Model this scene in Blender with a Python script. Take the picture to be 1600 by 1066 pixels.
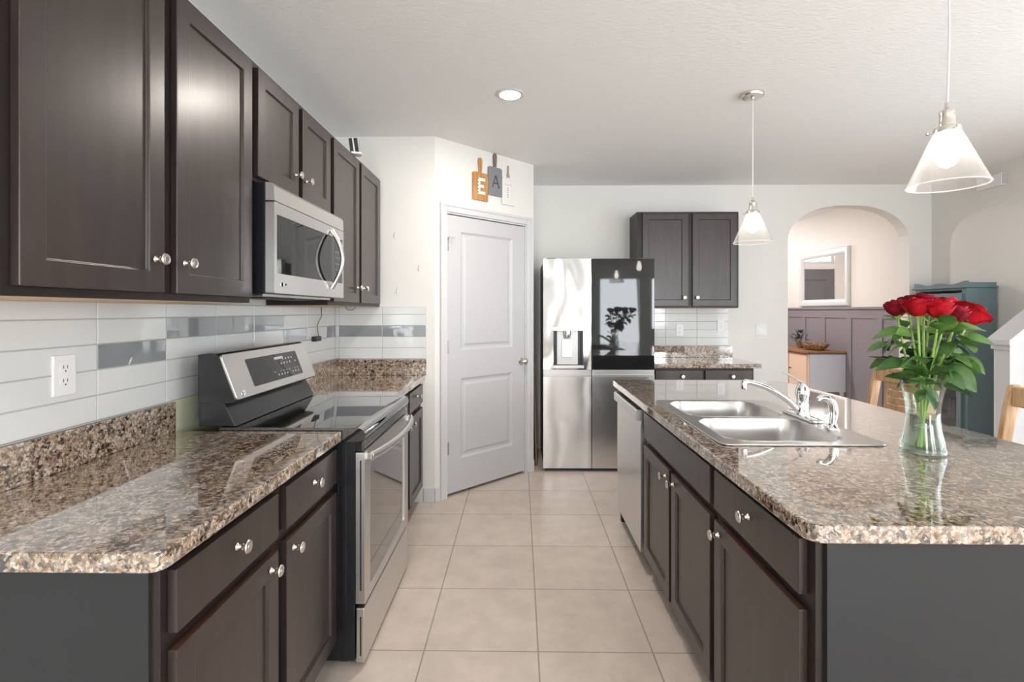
import bpy, bmesh, math, random
from mathutils import Vector, Matrix
from mathutils.geometry import tessellate_polygon
PI = math.pi
for o in list(bpy.data.objects): bpy.data.objects.remove(o, do_unlink=True)
scene = bpy.context.scene
COL = scene.collection
# ------------------------------------------------------------------ camera
cd = bpy.data.cameras.new('camera'); cam = bpy.data.objects.new('camera', cd); COL.objects.link(cam)
cd.sensor_width = 36; cd.sensor_fit = 'HORIZONTAL'; cd.lens = 795/1600*36
cd.shift_y = -47/1600; cd.clip_start = .02
cam.location = (0, 0, 1.375); cam.rotation_euler = (PI/2, 0, .0148)
scene.camera = cam
# ------------------------------------------------------------------ view, world
vs = scene.view_settings; vs.view_transform = 'Standard'; vs.look = 'None'; vs.gamma = 1; vs.use_curve_mapping = False
vs.exposure = 0.5
w = bpy.data.worlds.new('sky'); scene.world = w; w.use_nodes = True
w.node_tree.nodes['Background'].inputs[0].default_value = (.86, .93, 1, 1)
w.node_tree.nodes['Background'].inputs[1].default_value = 2.0
def area(name, loc, rot, sx, sy, power, col):
    l = bpy.data.lights.new(name, 'AREA'); l.shape = 'RECTANGLE'; l.size = sx; l.size_y = sy; l.energy = power; l.color = col
    o = bpy.data.objects.new(name, l); o.location = loc; o.rotation_euler = rot; COL.objects.link(o); return o
# daylight entering by the windows of the room, some added for light (they stand just outside the panes)
area('daylight_sliding_door', (2.42, -3.85, 1.15), (PI/2+.2, 0, 0), 1.0, 2.1, 62, (.93, .97, 1))
area('added_rear_daylight', (3.57, -3.85, 1.55), (PI/2+.2, 0, 0), .8, 1.3, 45, (.93, .97, 1))  # unseen window light, added to make up lost brightness from the rear
area('daylight_window', (-.45, -3.85, 1.55), (PI/2+.2, 0, 0), 1.2, 1.3, 50, (.93, .97, 1))
area('added_side_daylight', (4.42, 1.1, 1.35), (PI/2, 0, PI/2), 3.4, 1.7, 42, (.95, .98, 1))  # added out of view to light the room from the right
area('daylight_foyer', (2.95, 8.9, 2.32), (PI/2, 0, PI), .9, .35, 40, (1, .98, .92))

# ------------------------------------------------------------------ mesh helpers
def box(bm, x0, x1, y0, y1, z0, z1, mi=0):
    v = [bm.verts.new((x, y, z)) for z in (z0, z1) for x, y in ((x0, y0), (x1, y0), (x1, y1), (x0, y1))]
    for f in ((3, 2, 1, 0), (4, 5, 6, 7), (0, 1, 5, 4), (1, 2, 6, 5), (2, 3, 7, 6), (3, 0, 4, 7)):
        bm.faces.new([v[i] for i in f]).material_index = mi
    return v
def obox(bm, M, x0, x1, y0, y1, z0, z1, mi=0):
    for v in box(bm, x0, x1, y0, y1, z0, z1, mi): v.co = M @ v.co
def loft(bm, rings, mi=0, cap0=True, cap1=True, closed=True):
    R = [[bm.verts.new(p) for p in r] for r in rings]
    n = len(R[0])
    for a, b in zip(R, R[1:]):
        for i in range(n if closed else n-1):
            j = (i+1) % n
            bm.faces.new((a[i], a[j], b[j], b[i])).material_index = mi
    if cap0: bm.faces.new(R[0][::-1]).material_index = mi
    if cap1: bm.faces.new(R[-1]).material_index = mi
    return R
def lathe(bm, prof, seg=24, M=None, mi=0, cap=True, sx=1, sy=1):
    M = M or Matrix()
    rings = [[M @ Vector((r*sx*math.cos(2*PI*i/seg), r*sy*math.sin(2*PI*i/seg), z)) for i in range(seg)] for r, z in prof]
    return loft(bm, rings, mi, cap, cap)
def tube(bm, pts, rad, seg=10, mi=0, flat=1.0, cap=True):
    pts = [Vector(p) for p in pts]; n = len(pts)
    if not hasattr(rad, '__len__'): rad = [rad]*n
    if len(rad) != n: rad = [rad[min(int(i*(len(rad)-1)/(n-1)), len(rad)-2)]*(1-(i*(len(rad)-1)/(n-1)-min(int(i*(len(rad)-1)/(n-1)), len(rad)-2)))+rad[min(int(i*(len(rad)-1)/(n-1)), len(rad)-2)+1]*(i*(len(rad)-1)/(n-1)-min(int(i*(len(rad)-1)/(n-1)), len(rad)-2)) for i in range(n)]
    rings = []; up = None
    for i, p in enumerate(pts):
        t = (pts[min(i+1, n-1)]-pts[max(i-1, 0)]).normalized()
        if up is None:
            up = Vector((0, 0, 1)) if abs(t.z) < .9 else Vector((1, 0, 0))
        s = t.cross(up).normalized(); up = s.cross(t).normalized()
        rings.append([p + rad[i]*(math.cos(2*PI*k/seg)*s + flat*math.sin(2*PI*k/seg)*up) for k in range(seg)])
    return loft(bm, rings, mi, cap, cap)
def curve_pts(cps, n=16):
    cps = [Vector(c) for c in cps]; P = [2*cps[0]-cps[1]]+cps+[2*cps[-1]-cps[-2]]; out = []
    for i in range(len(cps)-1):
        a, b, c, d = P[i:i+4]
        for k in range(n):
            t = k/n
            out.append(.5*((2*b)+(c-a)*t+(2*a-5*b+4*c-d)*t*t+(3*b-a-3*c+d)*t**3))
    out.append(cps[-1]); return out
def rrect(x0, x1, y0, y1, r, n=6, rs=None):
    rs = rs or (r, r, r, r); out = []
    for (cx, cy, a0, rr) in ((x0, y0, PI, rs[0]), (x1, y0, 1.5*PI, rs[1]), (x1, y1, 0, rs[2]), (x0, y1, .5*PI, rs[3])):
        if rr < 1e-4: out.append((cx, cy)); continue
        ox = cx + (rr if cx == x0 else -rr); oy = cy + (rr if cy == y0 else -rr)
        for k in range(n+1):
            a = a0+.5*PI*k/n; out.append((ox+rr*math.cos(a), oy+rr*math.sin(a)))
    return out
def prism(bm, loops, h0, h1, f=None, mi=0):
    """extrude 2D loops (first is the outline, the others holes); f maps (a, b, h) to 3D"""
    f = f or (lambda a, b, h: (a, b, h))
    L3 = [[Vector((a, b, 0)) for a, b in l] for l in loops]
    tris = tessellate_polygon(L3)
    flat = [p for l in loops for p in l]
    lo = [bm.verts.new(f(a, b, h0)) for a, b in flat]; hi = [bm.verts.new(f(a, b, h1)) for a, b in flat]
    for t in tris:
        for vv in ([hi[i] for i in t], [lo[i] for i in t][::-1]):
            try: bm.faces.new(vv).material_index = mi
            except ValueError: pass
    k = 0
    for l in loops:
        n = len(l)
        for i in range(n):
            j = (i+1) % n
            try: bm.faces.new((lo[k+i], lo[k+j], hi[k+j], hi[k+i])).material_index = mi
            except ValueError: pass
        k += n
def slab(bm, x0, x1, y0, y1, z0, z1, rs=(0, 0, 0, 0), b=.004, holes=(), mi=0):
    """stone slab with eased edges, rounded corners and cut-outs"""
    def ring(i, z):
        return [(x, y, z) for x, y in rrect(x0+i, x1-i, y0+i, y1-i, 0, 6, [max(r-i, 0) if r > 0 else 0 for r in rs])]
    rings = [ring(b, z0), ring(b*.3, z0+b*.3), ring(0, z0+b), ring(0, z1-b), ring(b*.3, z1-b*.3), ring(b, z1)]
    R = loft(bm, rings, mi, False, False)
    for row, z, fl in ((R[0], z0, True), (R[-1], z1, False)):
        loops = [[Vector((v.co.x, v.co.y, 0)) for v in row]]+[[Vector((p[0], p[1], 0)) for p in h] for h in holes]
        vs_ = list(row)+[bm.verts.new((p[0], p[1], z)) for h in holes for p in h]
        for t in tessellate_polygon(loops):
            tt = [vs_[i] for i in t]
            try: bm.faces.new(tt[::-1] if fl else tt).material_index = mi
            except ValueError: pass
    for h in holes:
        n = len(h); a = [bm.verts.new((p[0], p[1], z0)) for p in h]; c = [bm.verts.new((p[0], p[1], z1)) for p in h]
        for i in range(n):
            j = (i+1) % n; bm.faces.new((a[j], a[i], c[i], c[j])).material_index = mi
def obj(name, bm, mats, parent=None, bev=0, smooth=35, loc=None, rot=None, recalc=True):
    if recalc: bmesh.ops.recalc_face_normals(bm, faces=bm.faces)
    me = bpy.data.meshes.new(name); bm.to_mesh(me); bm.free()
    for m in (mats if isinstance(mats, (list, tuple)) else [mats]): me.materials.append(m)
    if smooth:
        for p in me.polygons: p.use_smooth = True
        me.set_sharp_from_angle(angle=math.radians(smooth))
    o = bpy.data.objects.new(name, me); COL.objects.link(o)
    if parent: o.parent = parent
    if loc: o.location = loc
    if rot: o.rotation_euler = rot
    if bev:
        m = o.modifiers.new('edge', 'BEVEL'); m.width = bev; m.harden_normals = bool(smooth); m.segments = 2; m.limit_method = 'ANGLE'; m.angle_limit = math.radians(40)
    return o
def B(): return bmesh.new()
def tag(o, label, cat, group=None):
    o['label'] = label; o['category'] = cat
    if group: o['group'] = group
    return o
def thing(name, label, cat, loc=(0, 0, 0), rz=0, group=None):
    o = bpy.data.objects.new(name, None); COL.objects.link(o); o.location = loc; o.rotation_euler = (0, 0, rz); o.empty_display_size = .1
    return tag(o, label, cat, group)
def struct(name, bm, m, parent=None, **k):
    o = obj(name, bm, m, parent, **k)
    if not parent: o['kind'] = 'structure'
    return o
def bxo(name, m, parent, dims, bev=0, **k):
    b = B(); box(b, *dims); return obj(name, b, m, parent, bev=bev, **k)

# ------------------------------------------------------------------ materials
def mat(name, col=(.8, .8, .8), rough=.5, metal=0, spec=.5, coat=0, **k):
    m = bpy.data.materials.new(name); m.use_nodes = True; p = m.node_tree.nodes['Principled BSDF']
    p.inputs['Base Color'].default_value = (*col, 1); p.inputs['Roughness'].default_value = rough
    p.inputs['Metallic'].default_value = metal; p.inputs['Specular IOR Level'].default_value = spec
    p.inputs['Coat Weight'].default_value = coat
    for a, b in k.items(): p.inputs[a.replace('_', ' ')].default_value = b
    return m
def N(m, t, **k):
    n = m.node_tree.nodes.new(t)
    for a, b in k.items():
        if a in n.inputs: n.inputs[a].default_value = b
        else: setattr(n, a, b)
    return n
def LK(m, a, b): m.node_tree.links.new(a, b)
def P(m): return m.node_tree.nodes['Principled BSDF']
def coords(m, scale=(1, 1, 1), kind='Object', rot=(0, 0, 0)):
    t = N(m, 'ShaderNodeTexCoord'); mp = N(m, 'ShaderNodeMapping')
    mp.inputs['Scale'].default_value = scale; mp.inputs['Rotation'].default_value = rot
    LK(m, t.outputs[kind], mp.inputs['Vector']); return mp.outputs['Vector']
def ramp(m, fac, stops, interp='LINEAR'):
    r = N(m, 'ShaderNodeValToRGB'); r.color_ramp.interpolation = interp
    e = r.color_ramp.elements
    while len(e) < len(stops): e.new(.5)
    for el, (p, c) in zip(e, stops): el.position = p; el.color = (*c, 1)
    LK(m, fac, r.inputs['Fac']); return r.outputs['Color']
def bump(m, vec, scale, strength, dist=.001, detail=3, ridged=False):
    n = N(m, 'ShaderNodeTexNoise', Scale=scale, Detail=detail); LK(m, vec, n.inputs['Vector'])
    b = N(m, 'ShaderNodeBump', Strength=strength, Distance=dist); LK(m, n.outputs['Fac'], b.inputs['Height'])
    LK(m, b.outputs['Normal'], P(m).inputs['Normal']); return n
def noise_color(m, vec, scale, c0, c1, detail=4, lo=.35, hi=.65):
    n = N(m, 'ShaderNodeTexNoise', Scale=scale, Detail=detail); LK(m, vec, n.inputs['Vector'])
    c = ramp(m, n.outputs['Fac'], ((lo, c0), (hi, c1))); LK(m, c, P(m).inputs['Base Color']); return n

M_wall = mat('wall_paint', (.80, .79, .755), .6); bump(M_wall, coords(M_wall), 160, .12, .0008)
M_foyerwall = mat('foyer_paint', (.80, .76, .74), .6)
M_ceil = mat('ceiling_knockdown', (.90, .90, .89), .8)
_v = coords(M_ceil, (1, 1.6, 1)); bump(M_ceil, _v, 42, .7, .005, 4)
M_trim = mat('white_trim', (.66, .66, .67), .35)
M_door = mat('white_door', (.57, .57, .585), .35)
M_cab = mat('espresso_wood', (.03, .02, .018), .34, spec=.55, coat=.2, Coat_Roughness=.25)
noise_color(M_cab, coords(M_cab, (6, 6, .8)), 4, (.027, .018, .0155), (.037, .0255, .022), 5)
M_cabdark = mat('espresso_shadow_side', (.022, .019, .018), .42)
M_endtint = mat('espresso_end_light_tint', (.019, .021, .0235), .42, spec=.4)  # cabinet espresso recoloured to stand for the different light on the end faces
M_maple = mat('unfinished_maple', (.62, .42, .25), .5)
M_frameshade = mat('espresso_frame_gap_shade', (.016, .011, .0095), .4, spec=.4)  # espresso darkened so the gaps between doors look shadowed
M_edge = mat('worn_door_top_edge', (.055, .02, .010), .5)
M_nickel = mat('satin_nickel', (.70, .66, .61), .22, 1)
M_chrome = mat('chrome', (.86, .87, .88), .06, 1)
def steel(name, col=(.66, .65, .635), rough=.24, wav=0, dirn=(1, 1, 60)):
    m = mat(name, col, rough, 1)
    v = coords(m, dirn); n = N(m, 'ShaderNodeTexNoise', Scale=14, Detail=2); LK(m, v, n.inputs['Vector'])
    b1 = N(m, 'ShaderNodeBump', Strength=.06, Distance=.0005); LK(m, n.outputs['Fac'], b1.inputs['Height'])
    last = b1
    if wav:
        v2 = coords(m, (2.6, 1, 1.0)); n2 = N(m, 'ShaderNodeTexNoise', Scale=1.5, Detail=1, Distortion=.6); LK(m, v2, n2.inputs['Vector'])
        b2 = N(m, 'ShaderNodeBump', Strength=wav, Distance=.03); LK(m, n2.outputs['Fac'], b2.inputs['Height']); LK(m, b1.outputs['Normal'], b2.inputs['Normal']); last = b2
    LK(m, last.outputs['Normal'], P(m).inputs['Normal']); return m
M_steel = steel('stainless_steel', rough=.3)
M_steelw = steel('stainless_door_rippled', (.52, .52, .52), .15, 1.0)
M_steelw2 = steel('stainless_lower_door', (.72, .71, .70), .27, .35)
M_steelsink = steel('sink_steel', (.60, .585, .57), .3)
M_black = mat('black_enamel', (.012, .013, .016), .22)
M_blackm = mat('black_plastic', (.02, .02, .022), .45)
M_bglass = mat('black_glass', (.014, .015, .015), .03, spec=.5)
M_cooktop = mat('cooktop_glass', (.012, .012, .013), .03, spec=1, coat=1, Coat_Roughness=.02, Coat_IOR=1.9)
M_oveng = mat('oven_window_glass', (.035, .028, .025), .04, spec=1, coat=.9, Coat_Roughness=.02, Coat_IOR=1.8)
M_fbody = mat('fridge_side_grey', (.12, .11, .105), .4, .4)
M_white = mat('white_plastic', (.85, .85, .86), .3)
M_slot = mat('dark_slot', (.02, .02, .02), .6)
M_tile = mat('white_glossy_tile', (.70, .715, .71), .08, spec=.5); bump(M_tile, coords(M_tile), 9, .06, .002, 1)
M_gtile = mat('grey_glass_tile', (.27, .29, .31), .04, spec=.9, coat=.6, Coat_Roughness=.02)
M_grout = mat('pale_grout', (.42, .42, .41), .8)
M_pale = mat('bare_pale_green_wall', (.70, .74, .52), .6)
def granite(name, dark=1.0):
    m = mat(name, (.3, .25, .2), .06, spec=.8, coat=1, Coat_Roughness=.03, Coat_IOR=1.7)
    v = coords(m)
    nz = N(m, 'ShaderNodeTexNoise', Scale=60, Detail=3); LK(m, v, nz.inputs['Vector'])
    mx = N(m, 'ShaderNodeMix', data_type='RGBA', blend_type='ADD'); mx.inputs[0].default_value = .012
    LK(m, v, mx.inputs[6]); LK(m, nz.outputs['Color'], mx.inputs[7])
    vo = N(m, 'ShaderNodeTexVoronoi', Scale=150, Randomness=1); LK(m, mx.outputs[2], vo.inputs['Vector'])
    sep = N(m, 'ShaderNodeSeparateColor'); LK(m, vo.outputs['Color'], sep.inputs[0])
    c1 = ramp(m, sep.outputs[0], ((0, (.012, .011, .011)), (.24, (.045, .035, .028)), (.36, (.17, .115, .075)), (.56, (.34, .25, .175)), (.74, (.50, .42, .34)), (.9, (.56, .55, .52))), 'CONSTANT')
    vo2 = N(m, 'ShaderNodeTexVoronoi', Scale=70, Randomness=1); LK(m, mx.outputs[2], vo2.inputs['Vector'])
    sep2 = N(m, 'ShaderNodeSeparateColor'); LK(m, vo2.outputs['Color'], sep2.inputs[0])
    c2 = ramp(m, sep2.outputs[1], ((0, (.02, .018, .018)), (.2, (.20, .14, .09)), (.45, (.42, .33, .25)), (.8, (.58, .54, .48))), 'CONSTANT')
    m2 = N(m, 'ShaderNodeMix', data_type='RGBA'); m2.inputs[0].default_value = .42
    LK(m, c1, m2.inputs[6]); LK(m, c2, m2.inputs[7])
    n3 = N(m, 'ShaderNodeTexNoise', Scale=420, Detail=2); LK(m, v, n3.inputs['Vector'])
    c3 = ramp(m, n3.outputs['Fac'], ((.35, (.6, .56, .53)), (.62, (1.45, 1.34, 1.26))))
    m3 = N(m, 'ShaderNodeMix', data_type='RGBA', blend_type='MULTIPLY'); m3.inputs[0].default_value = .8
    LK(m, m2.outputs[2], m3.inputs[6]); LK(m, c3, m3.inputs[7]); LK(m, m3.outputs[2], P(m).inputs['Base Color'])
    return m
M_granite = granite('speckled_granite')
def floor_mat():
    m = mat('beige_floor_tile', (.5, .45, .4), .33)
    t = N(m, 'ShaderNodeTexCoord'); mp = N(m, 'ShaderNodeMapping'); mp.vector_type = 'POINT'
    mp.inputs['Location'].default_value = (.3857/.461, -2.0535/.461, 0); mp.inputs['Scale'].default_value = (1/.461, 1/.461, 1)
    LK(m, t.outputs['Object'], mp.inputs['Vector'])
    br = N(m, 'ShaderNodeTexBrick'); br.offset = 0; br.squash = 1
    for k, v in (('Scale', 1), ('Mortar Size', .0075), ('Mortar Smooth', .2), ('Bias', 0), ('Brick Width', 1), ('Row Height', 1)): br.inputs[k].default_value = v
    br.inputs['Color1'].default_value = (.66, .575, .51, 1); br.inputs['Color2'].default_value = (.70, .62, .555, 1); br.inputs['Mortar'].default_value = (.36, .33, .30, 1)
    LK(m, mp.outputs['Vector'], br.inputs['Vector'])
    n = N(m, 'ShaderNodeTexNoise', Scale=7, Detail=8, Roughness=.65); LK(m, t.outputs['Object'], n.inputs['Vector'])
    c = ramp(m, n.outputs['Fac'], ((.3, (.86, .84, .82)), (.7, (1.06, 1.05, 1.04))))
    mx = N(m, 'ShaderNodeMix', data_type='RGBA', blend_type='MULTIPLY'); mx.inputs[0].default_value = 1
    LK(m, br.outputs['Color'], mx.inputs[6]); LK(m, c, mx.inputs[7]); LK(m, mx.outputs[2], P(m).inputs['Base Color'])
    b = N(m, 'ShaderNodeBump', Strength=.5, Distance=.002); b.invert = True; LK(m, br.outputs['Fac'], b.inputs['Height'])
    LK(m, b.outputs['Normal'], P(m).inputs['Normal']); return m
M_floor = floor_mat()
def clear(name, tint=(1, 1, 1), ior=1.45, haze=0, hazecol=(.9, .9, .9), gl=1.0, rough=0):
    m = bpy.data.materials.new(name); m.use_nodes = True; nt = m.node_tree; nt.nodes.clear()
    out = nt.nodes.new('ShaderNodeOutputMaterial'); tr = nt.nodes.new('ShaderNodeBsdfTransparent'); tr.inputs[0].default_value = (*tint, 1)
    gs = nt.nodes.new('ShaderNodeBsdfGlossy'); gs.inputs['Roughness'].default_value = rough; gs.inputs[0].default_value = (gl, gl, gl, 1)
    f0 = ((ior-1)/(ior+1))**2
    fr = nt.nodes.new('ShaderNodeLayerWeight'); pw = nt.nodes.new('ShaderNodeMath'); pw.operation = 'POWER'; pw.inputs[1].default_value = 4
    ma = nt.nodes.new('ShaderNodeMath'); ma.operation = 'MULTIPLY_ADD'; ma.inputs[1].default_value = .8-f0; ma.inputs[2].default_value = f0
    nt.links.new(fr.outputs['Facing'], pw.inputs[0]); nt.links.new(pw.outputs[0], ma.inputs[0])
    mx = nt.nodes.new('ShaderNodeMixShader'); nt.links.new(ma.outputs[0], mx.inputs[0]); nt.links.new(tr.outputs[0], mx.inputs[1]); nt.links.new(gs.outputs[0], mx.inputs[2])
    last = mx
    if haze:
        tl = nt.nodes.new('ShaderNodeBsdfTranslucent'); tl.inputs[0].default_value = (*hazecol, 1)
        df = nt.nodes.new('ShaderNodeBsdfDiffuse'); df.inputs[0].default_value = (*hazecol, 1)
        m0 = nt.nodes.new('ShaderNodeMixShader'); m0.inputs[0].default_value = .5
        nt.links.new(tl.outputs[0], m0.inputs[1]); nt.links.new(df.outputs[0], m0.inputs[2])
        m1 = nt.nodes.new('ShaderNodeMixShader'); m1.inputs[0].default_value = haze
        nt.links.new(mx.outputs[0], m1.inputs[1]); nt.links.new(m0.outputs[0], m1.inputs[2]); last = m1
    nt.links.new(last.outputs[0], out.inputs[0]); return m
M_pane = clear('window_pane')
M_shade = clear('seeded_clear_glass', (.97, .96, .95), 1.45, .08, (.95, .93, .93))
M_shaderim = clear('glass_rim', (.95, .95, .95), 1.5, .5, (.95, .93, .92))
M_vase = clear('vase_glass', (.93, .97, .95), 1.5)
M_vasebase = clear('vase_thick_glass', (.86, .93, .90), 1.6, .12, (.7, .8, .75))
M_water = clear('water', (.93, .96, .93), 1.2)
def emit(name, col, s):
    m = bpy.data.materials.new(name); m.use_nodes = True; p = P(m)
    p.inputs['Base Color'].default_value = (*col, 1); p.inputs['Emission Color'].default_value = (*col, 1); p.inputs['Emission Strength'].default_value = s; return m
M_bulb = emit('lit_bulb', (1, .93, .84), 16)
M_led = emit('lit_downlight', (1, .91, .83), 390)
M_led2 = emit('added_foyer_lamp', (1, .90, .84), 900)
M_oak = mat('honey_oak', (.62, .40, .22), .38); noise_color(M_oak, coords(M_oak, (14, 14, 1.6)), 5, (.50, .30, .15), (.70, .47, .27), 5)
M_teal = mat('teal_grey_paint', (.16, .235, .26), .4)
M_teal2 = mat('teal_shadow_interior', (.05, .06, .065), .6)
M_mauve = mat('mauve_grey_wainscot', (.26, .235, .265), .45)
M_greydoor = mat('grey_front_door', (.16, .155, .165), .4)
M_mirror = mat('mirror_silver', (.92, .92, .92), .01, 1)
M_cream = mat('cream_peach_paint', (.80, .60, .47), .5)
M_consol = mat('pale_blue_white_paint', (.70, .73, .80), .45)
M_wtop = mat('brown_wood_top', (.30, .13, .06), .35); noise_color(M_wtop, coords(M_wtop, (12, 1.5, 4)), 4, (.20, .08, .035), (.42, .20, .09))
M_wicker = mat('woven_wicker', (.50, .30, .15), .8)
M_wicker.use_fake_user = True
_w = N(M_wicker, 'ShaderNodeTexVoronoi', Scale=55); LK(M_wicker, coords(M_wicker), _w.inputs['Vector'])
LK(M_wicker, ramp(M_wicker, _w.outputs['Distance'], ((0, (.72, .50, .30)), (.6, (.22, .11, .05)))), P(M_wicker).inputs['Base Color'])
M_plant = mat('grey_green_leaf', (.06, .085, .065), .6)
M_leaf = mat('rose_leaf', (.07, .19, .045), .42); noise_color(M_leaf, coords(M_leaf), 9, (.018, .075, .02), (.11, .24, .045), 3)
M_leafl = mat('pale_rose_leaf', (.30, .38, .12), .45); noise_color(M_leafl, coords(M_leafl), 12, (.18, .30, .08), (.42, .46, .20), 3)
M_stem = mat('rose_stem', (.30, .48, .10), .45)
M_petal = mat('red_petal', (.50, .006, .018), .6, spec=.2)
noise_color(M_petal, coords(M_petal), 25, (.26, .002, .008), (.50, .006, .018), 2)
M_petald = mat('deep_crimson_petal', (.30, .004, .025), .6, spec=.2); noise_color(M_petald, coords(M_petald), 25, (.13, .002, .009), (.30, .006, .028), 2)
M_boardo = mat('amber_wood_board', (.55, .26, .08), .5); noise_color(M_boardo, coords(M_boardo, (14, 14, 2)), 5, (.42, .18, .05), (.62, .33, .12))
M_boardg = mat('slate_grey_board', (.22, .23, .25), .6)
M_boardw = mat('whitewashed_board', (.78, .77, .74), .6)
M_ink = mat('charcoal_ink', (.05, .05, .05), .7)
M_lwhite = mat('white_letter', (.85, .84, .82), .5)
M_taupe = mat('taupe_board', (.25, .15, .10), .4)
M_navy = mat('navy_cover', (.03, .045, .11), .5); M_maroon = mat('maroon_cover', (.16, .03, .045), .5)
M_tan2 = mat('rubber_band', (.6, .55, .4), .6)

# ------------------------------------------------------------------ setting
CZ = 2.63
XL, YE, XA, YB, XR = -1.335, 3.65, .12, 5.1, 4.08
def fl(name, x0, x1, y0, y1, z0, z1, m): 
    b = B(); box(b, x0, x1, y0, y1, z0, z1); return struct(name, b, m, smooth=0)
fl('floor', -1.6, 4.6, -3.8, 9, -.1, 0, M_floor)
fl('ceiling', -1.6, 4.6, -3.8, 9, CZ, CZ+.1, M_ceil)
wl = fl('wall_left', XL-.12, XL, -3.72, YB+.14, 0, CZ, M_wall)
b = B(); prism(b, [[(XL, YE), (-.609, YE), (-.609-.05, YE+.12), (XL, YE+.12)]], 0, CZ); we = struct('wall_end', b, M_wall, smooth=0)
# diagonal pantry wall, local frame: x along the wall, y into the pantry
DM = Matrix.Translation((-.609, YE, 0)) @ Matrix.Rotation(PI/4, 4, 'Z')
b = B()
U1 = 1.031; ua, ub, zt = .10, .945, 2.115
obox(b, DM, 0, ua, 0, .11, 0, CZ); obox(b, DM, ub, U1, 0, .11, 0, CZ); obox(b, DM, ua, ub, 0, .11, zt, CZ)
struct('wall_diagonal', b, M_wall, smooth=0)
b = B(); box(b, XA-.1, XA, 4.379+.03, YB, 0, CZ); struct('wall_alcove', b, M_wall, smooth=0)
# back wall with the arched opening
ax0, ax1, spring, rise = 2.668, 3.864, 2.08, .345
arch = []
for k in range(25):
    a = PI - PI*k/24; arch.append(((ax0+ax1)/2+(ax1-ax0)/2*(abs(math.cos(a))**.86)*(1 if math.cos(a) > 0 else -1), spring+rise*math.sin(a)))
outl = [(XL-.12, 0), (ax0, 0)]+arch+[(ax1, 0), (XR+.12, 0), (XR+.12, CZ), (XL-.12, CZ)]
b = B(); prism(b, [outl], YB, YB+.14, lambda a, c, h: (a, h, c)); struct('wall_back', b, M_wall, smooth=0)
# right wall with added side window, rear wall with window, added window and sliding glass door
b = B(); y0, y1, z0, z1 = -.6, 2.8, .5, 2.2
box(b, XR, XR+.12, -3.72, y0, 0, CZ); box(b, XR, XR+.12, y1, YB, 0, CZ); box(b, XR, XR+.12, y0, y1, 0, z0); box(b, XR, XR+.12, y0, y1, z1, CZ)
struct('wall_right', b, M_wall, smooth=0)
b = B(); RY = -3.6
for x0, x1, z0, z1 in ((XL-.12, -1.05, 0, CZ), (-1.05, .15, 0, .9), (-1.05, .15, 2.2, CZ), (.15, 1.9, 0, CZ), (1.9, 2.95, 2.2, CZ), (2.95, 3.15, 0, CZ), (3.15, 4.0, 0, .9), (3.15, 4.0, 2.2, CZ), (4.0, XR+.12, 0, CZ)): box(b, x0, x1, RY-.12, RY, z0, z1)
struct('wall_rear', b, M_wall, smooth=0)
def window(name, w_, h_, loc, rz, nx=2):
    r = bpy.data.objects.new(name, None); COL.objects.link(r); r.location = loc; r.rotation_euler = (0, 0, rz); r['kind'] = 'structure'
    b = B(); t = .05
    box(b, 0, w_, -.03, .03, 0, t); box(b, 0, w_, -.03, .03, h_-t, h_); box(b, 0, t, -.03, .03, t, h_-t); box(b, w_-t, w_, -.03, .03, t, h_-t)
    for i in range(1, nx): box(b, w_*i/nx-t/2, w_*i/nx+t/2, -.025, .025, t, h_-t)
    obj('window_frame', b, M_trim, r, smooth=0)
    bxo('pane', M_pane, r, (t, w_-t, -.004, .004, t, h_-t), smooth=0)
window('window_1', 1.2, 1.3, (-1.05, RY-.06, .9), 0)
window('window_2', 1.05, 2.2, (1.9, RY-.06, 0), 0, 1)
window('added_rear_window', .85, 1.3, (3.15, RY-.06, .9), 0, 1)  # unseen window, added for the extra rear daylight
window('added_side_window', 3.4, 1.7, (XR+.06, -.6, .5), PI/2, 3)  # unseen window, added as a light source on the right
# foyer behind the arch
fl('wall_foyer_right', 3.90, 4.05, YB+.14, 8.6, 0, CZ, M_foyerwall)
fl('wall_foyer_left', .3, .42, YB+.14, 8.6, 0, CZ, M_foyerwall)
b = B(); FX0, FX1 = 2.50, 3.41
for x0, x1, z0, z1 in ((.3, FX0, 0, CZ), (FX1, 4.05, 0, CZ), (FX0, FX1, 2.08, 2.16), (FX0, FX1, 2.48, CZ)): box(b, x0, x1, 8.6, 8.72, z0, z1)
struct('wall_foyer_front', b, M_foyerwall, smooth=0)
window('window_4', FX1-FX0, .32, (FX0, 8.66, 2.16), 0, 1)
def raised_door(name, w_, h_, panels, m, loc, rz, th=.04):
    r = bpy.data.objects.new(name, None); COL.objects.link(r); r.location = loc; r.rotation_euler = (0, 0, rz); r['kind'] = 'structure'
    b = B()
    # slab front face pierced by the panels; each panel: sloping sticking, then raised field
    loops = [[(0, 0), (w_, 0), (w_, h_), (0, h_)]]+[[(x0, z0), (x1, z0), (x1, z1), (x0, z1)] for x0, x1, z0, z1 in panels]
    prism(b, loops, 0, th*.45, lambda a, c, h: (a, h, c))
    box(b, 0, w_, th*.45, th, 0, h_)
    for x0, x1, z0, z1 in panels:
        def rg(i, y): return [(x0+i, y, z0+i), (x1-i, y, z0+i), (x1-i, y, z1-i), (x0+i, y, z1-i)]
        loft(b, [rg(0, .0005), rg(.010, .008), rg(.018, .012), rg(.034, .012), rg(.052, .004), rg(.056, .004)], 0, False, True)
    obj('door_slab', b, m, r, smooth=0, recalc=False)
    return r
d1 = raised_door('door_1', .815, 2.065, [(.13, .675, 1.055, 1.95), (.13, .675, .24, .845)], M_door, tuple(DM @ Vector((.115, .012, .022))), PI/4)
b = B()   # jamb and casing (local to the door)
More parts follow.
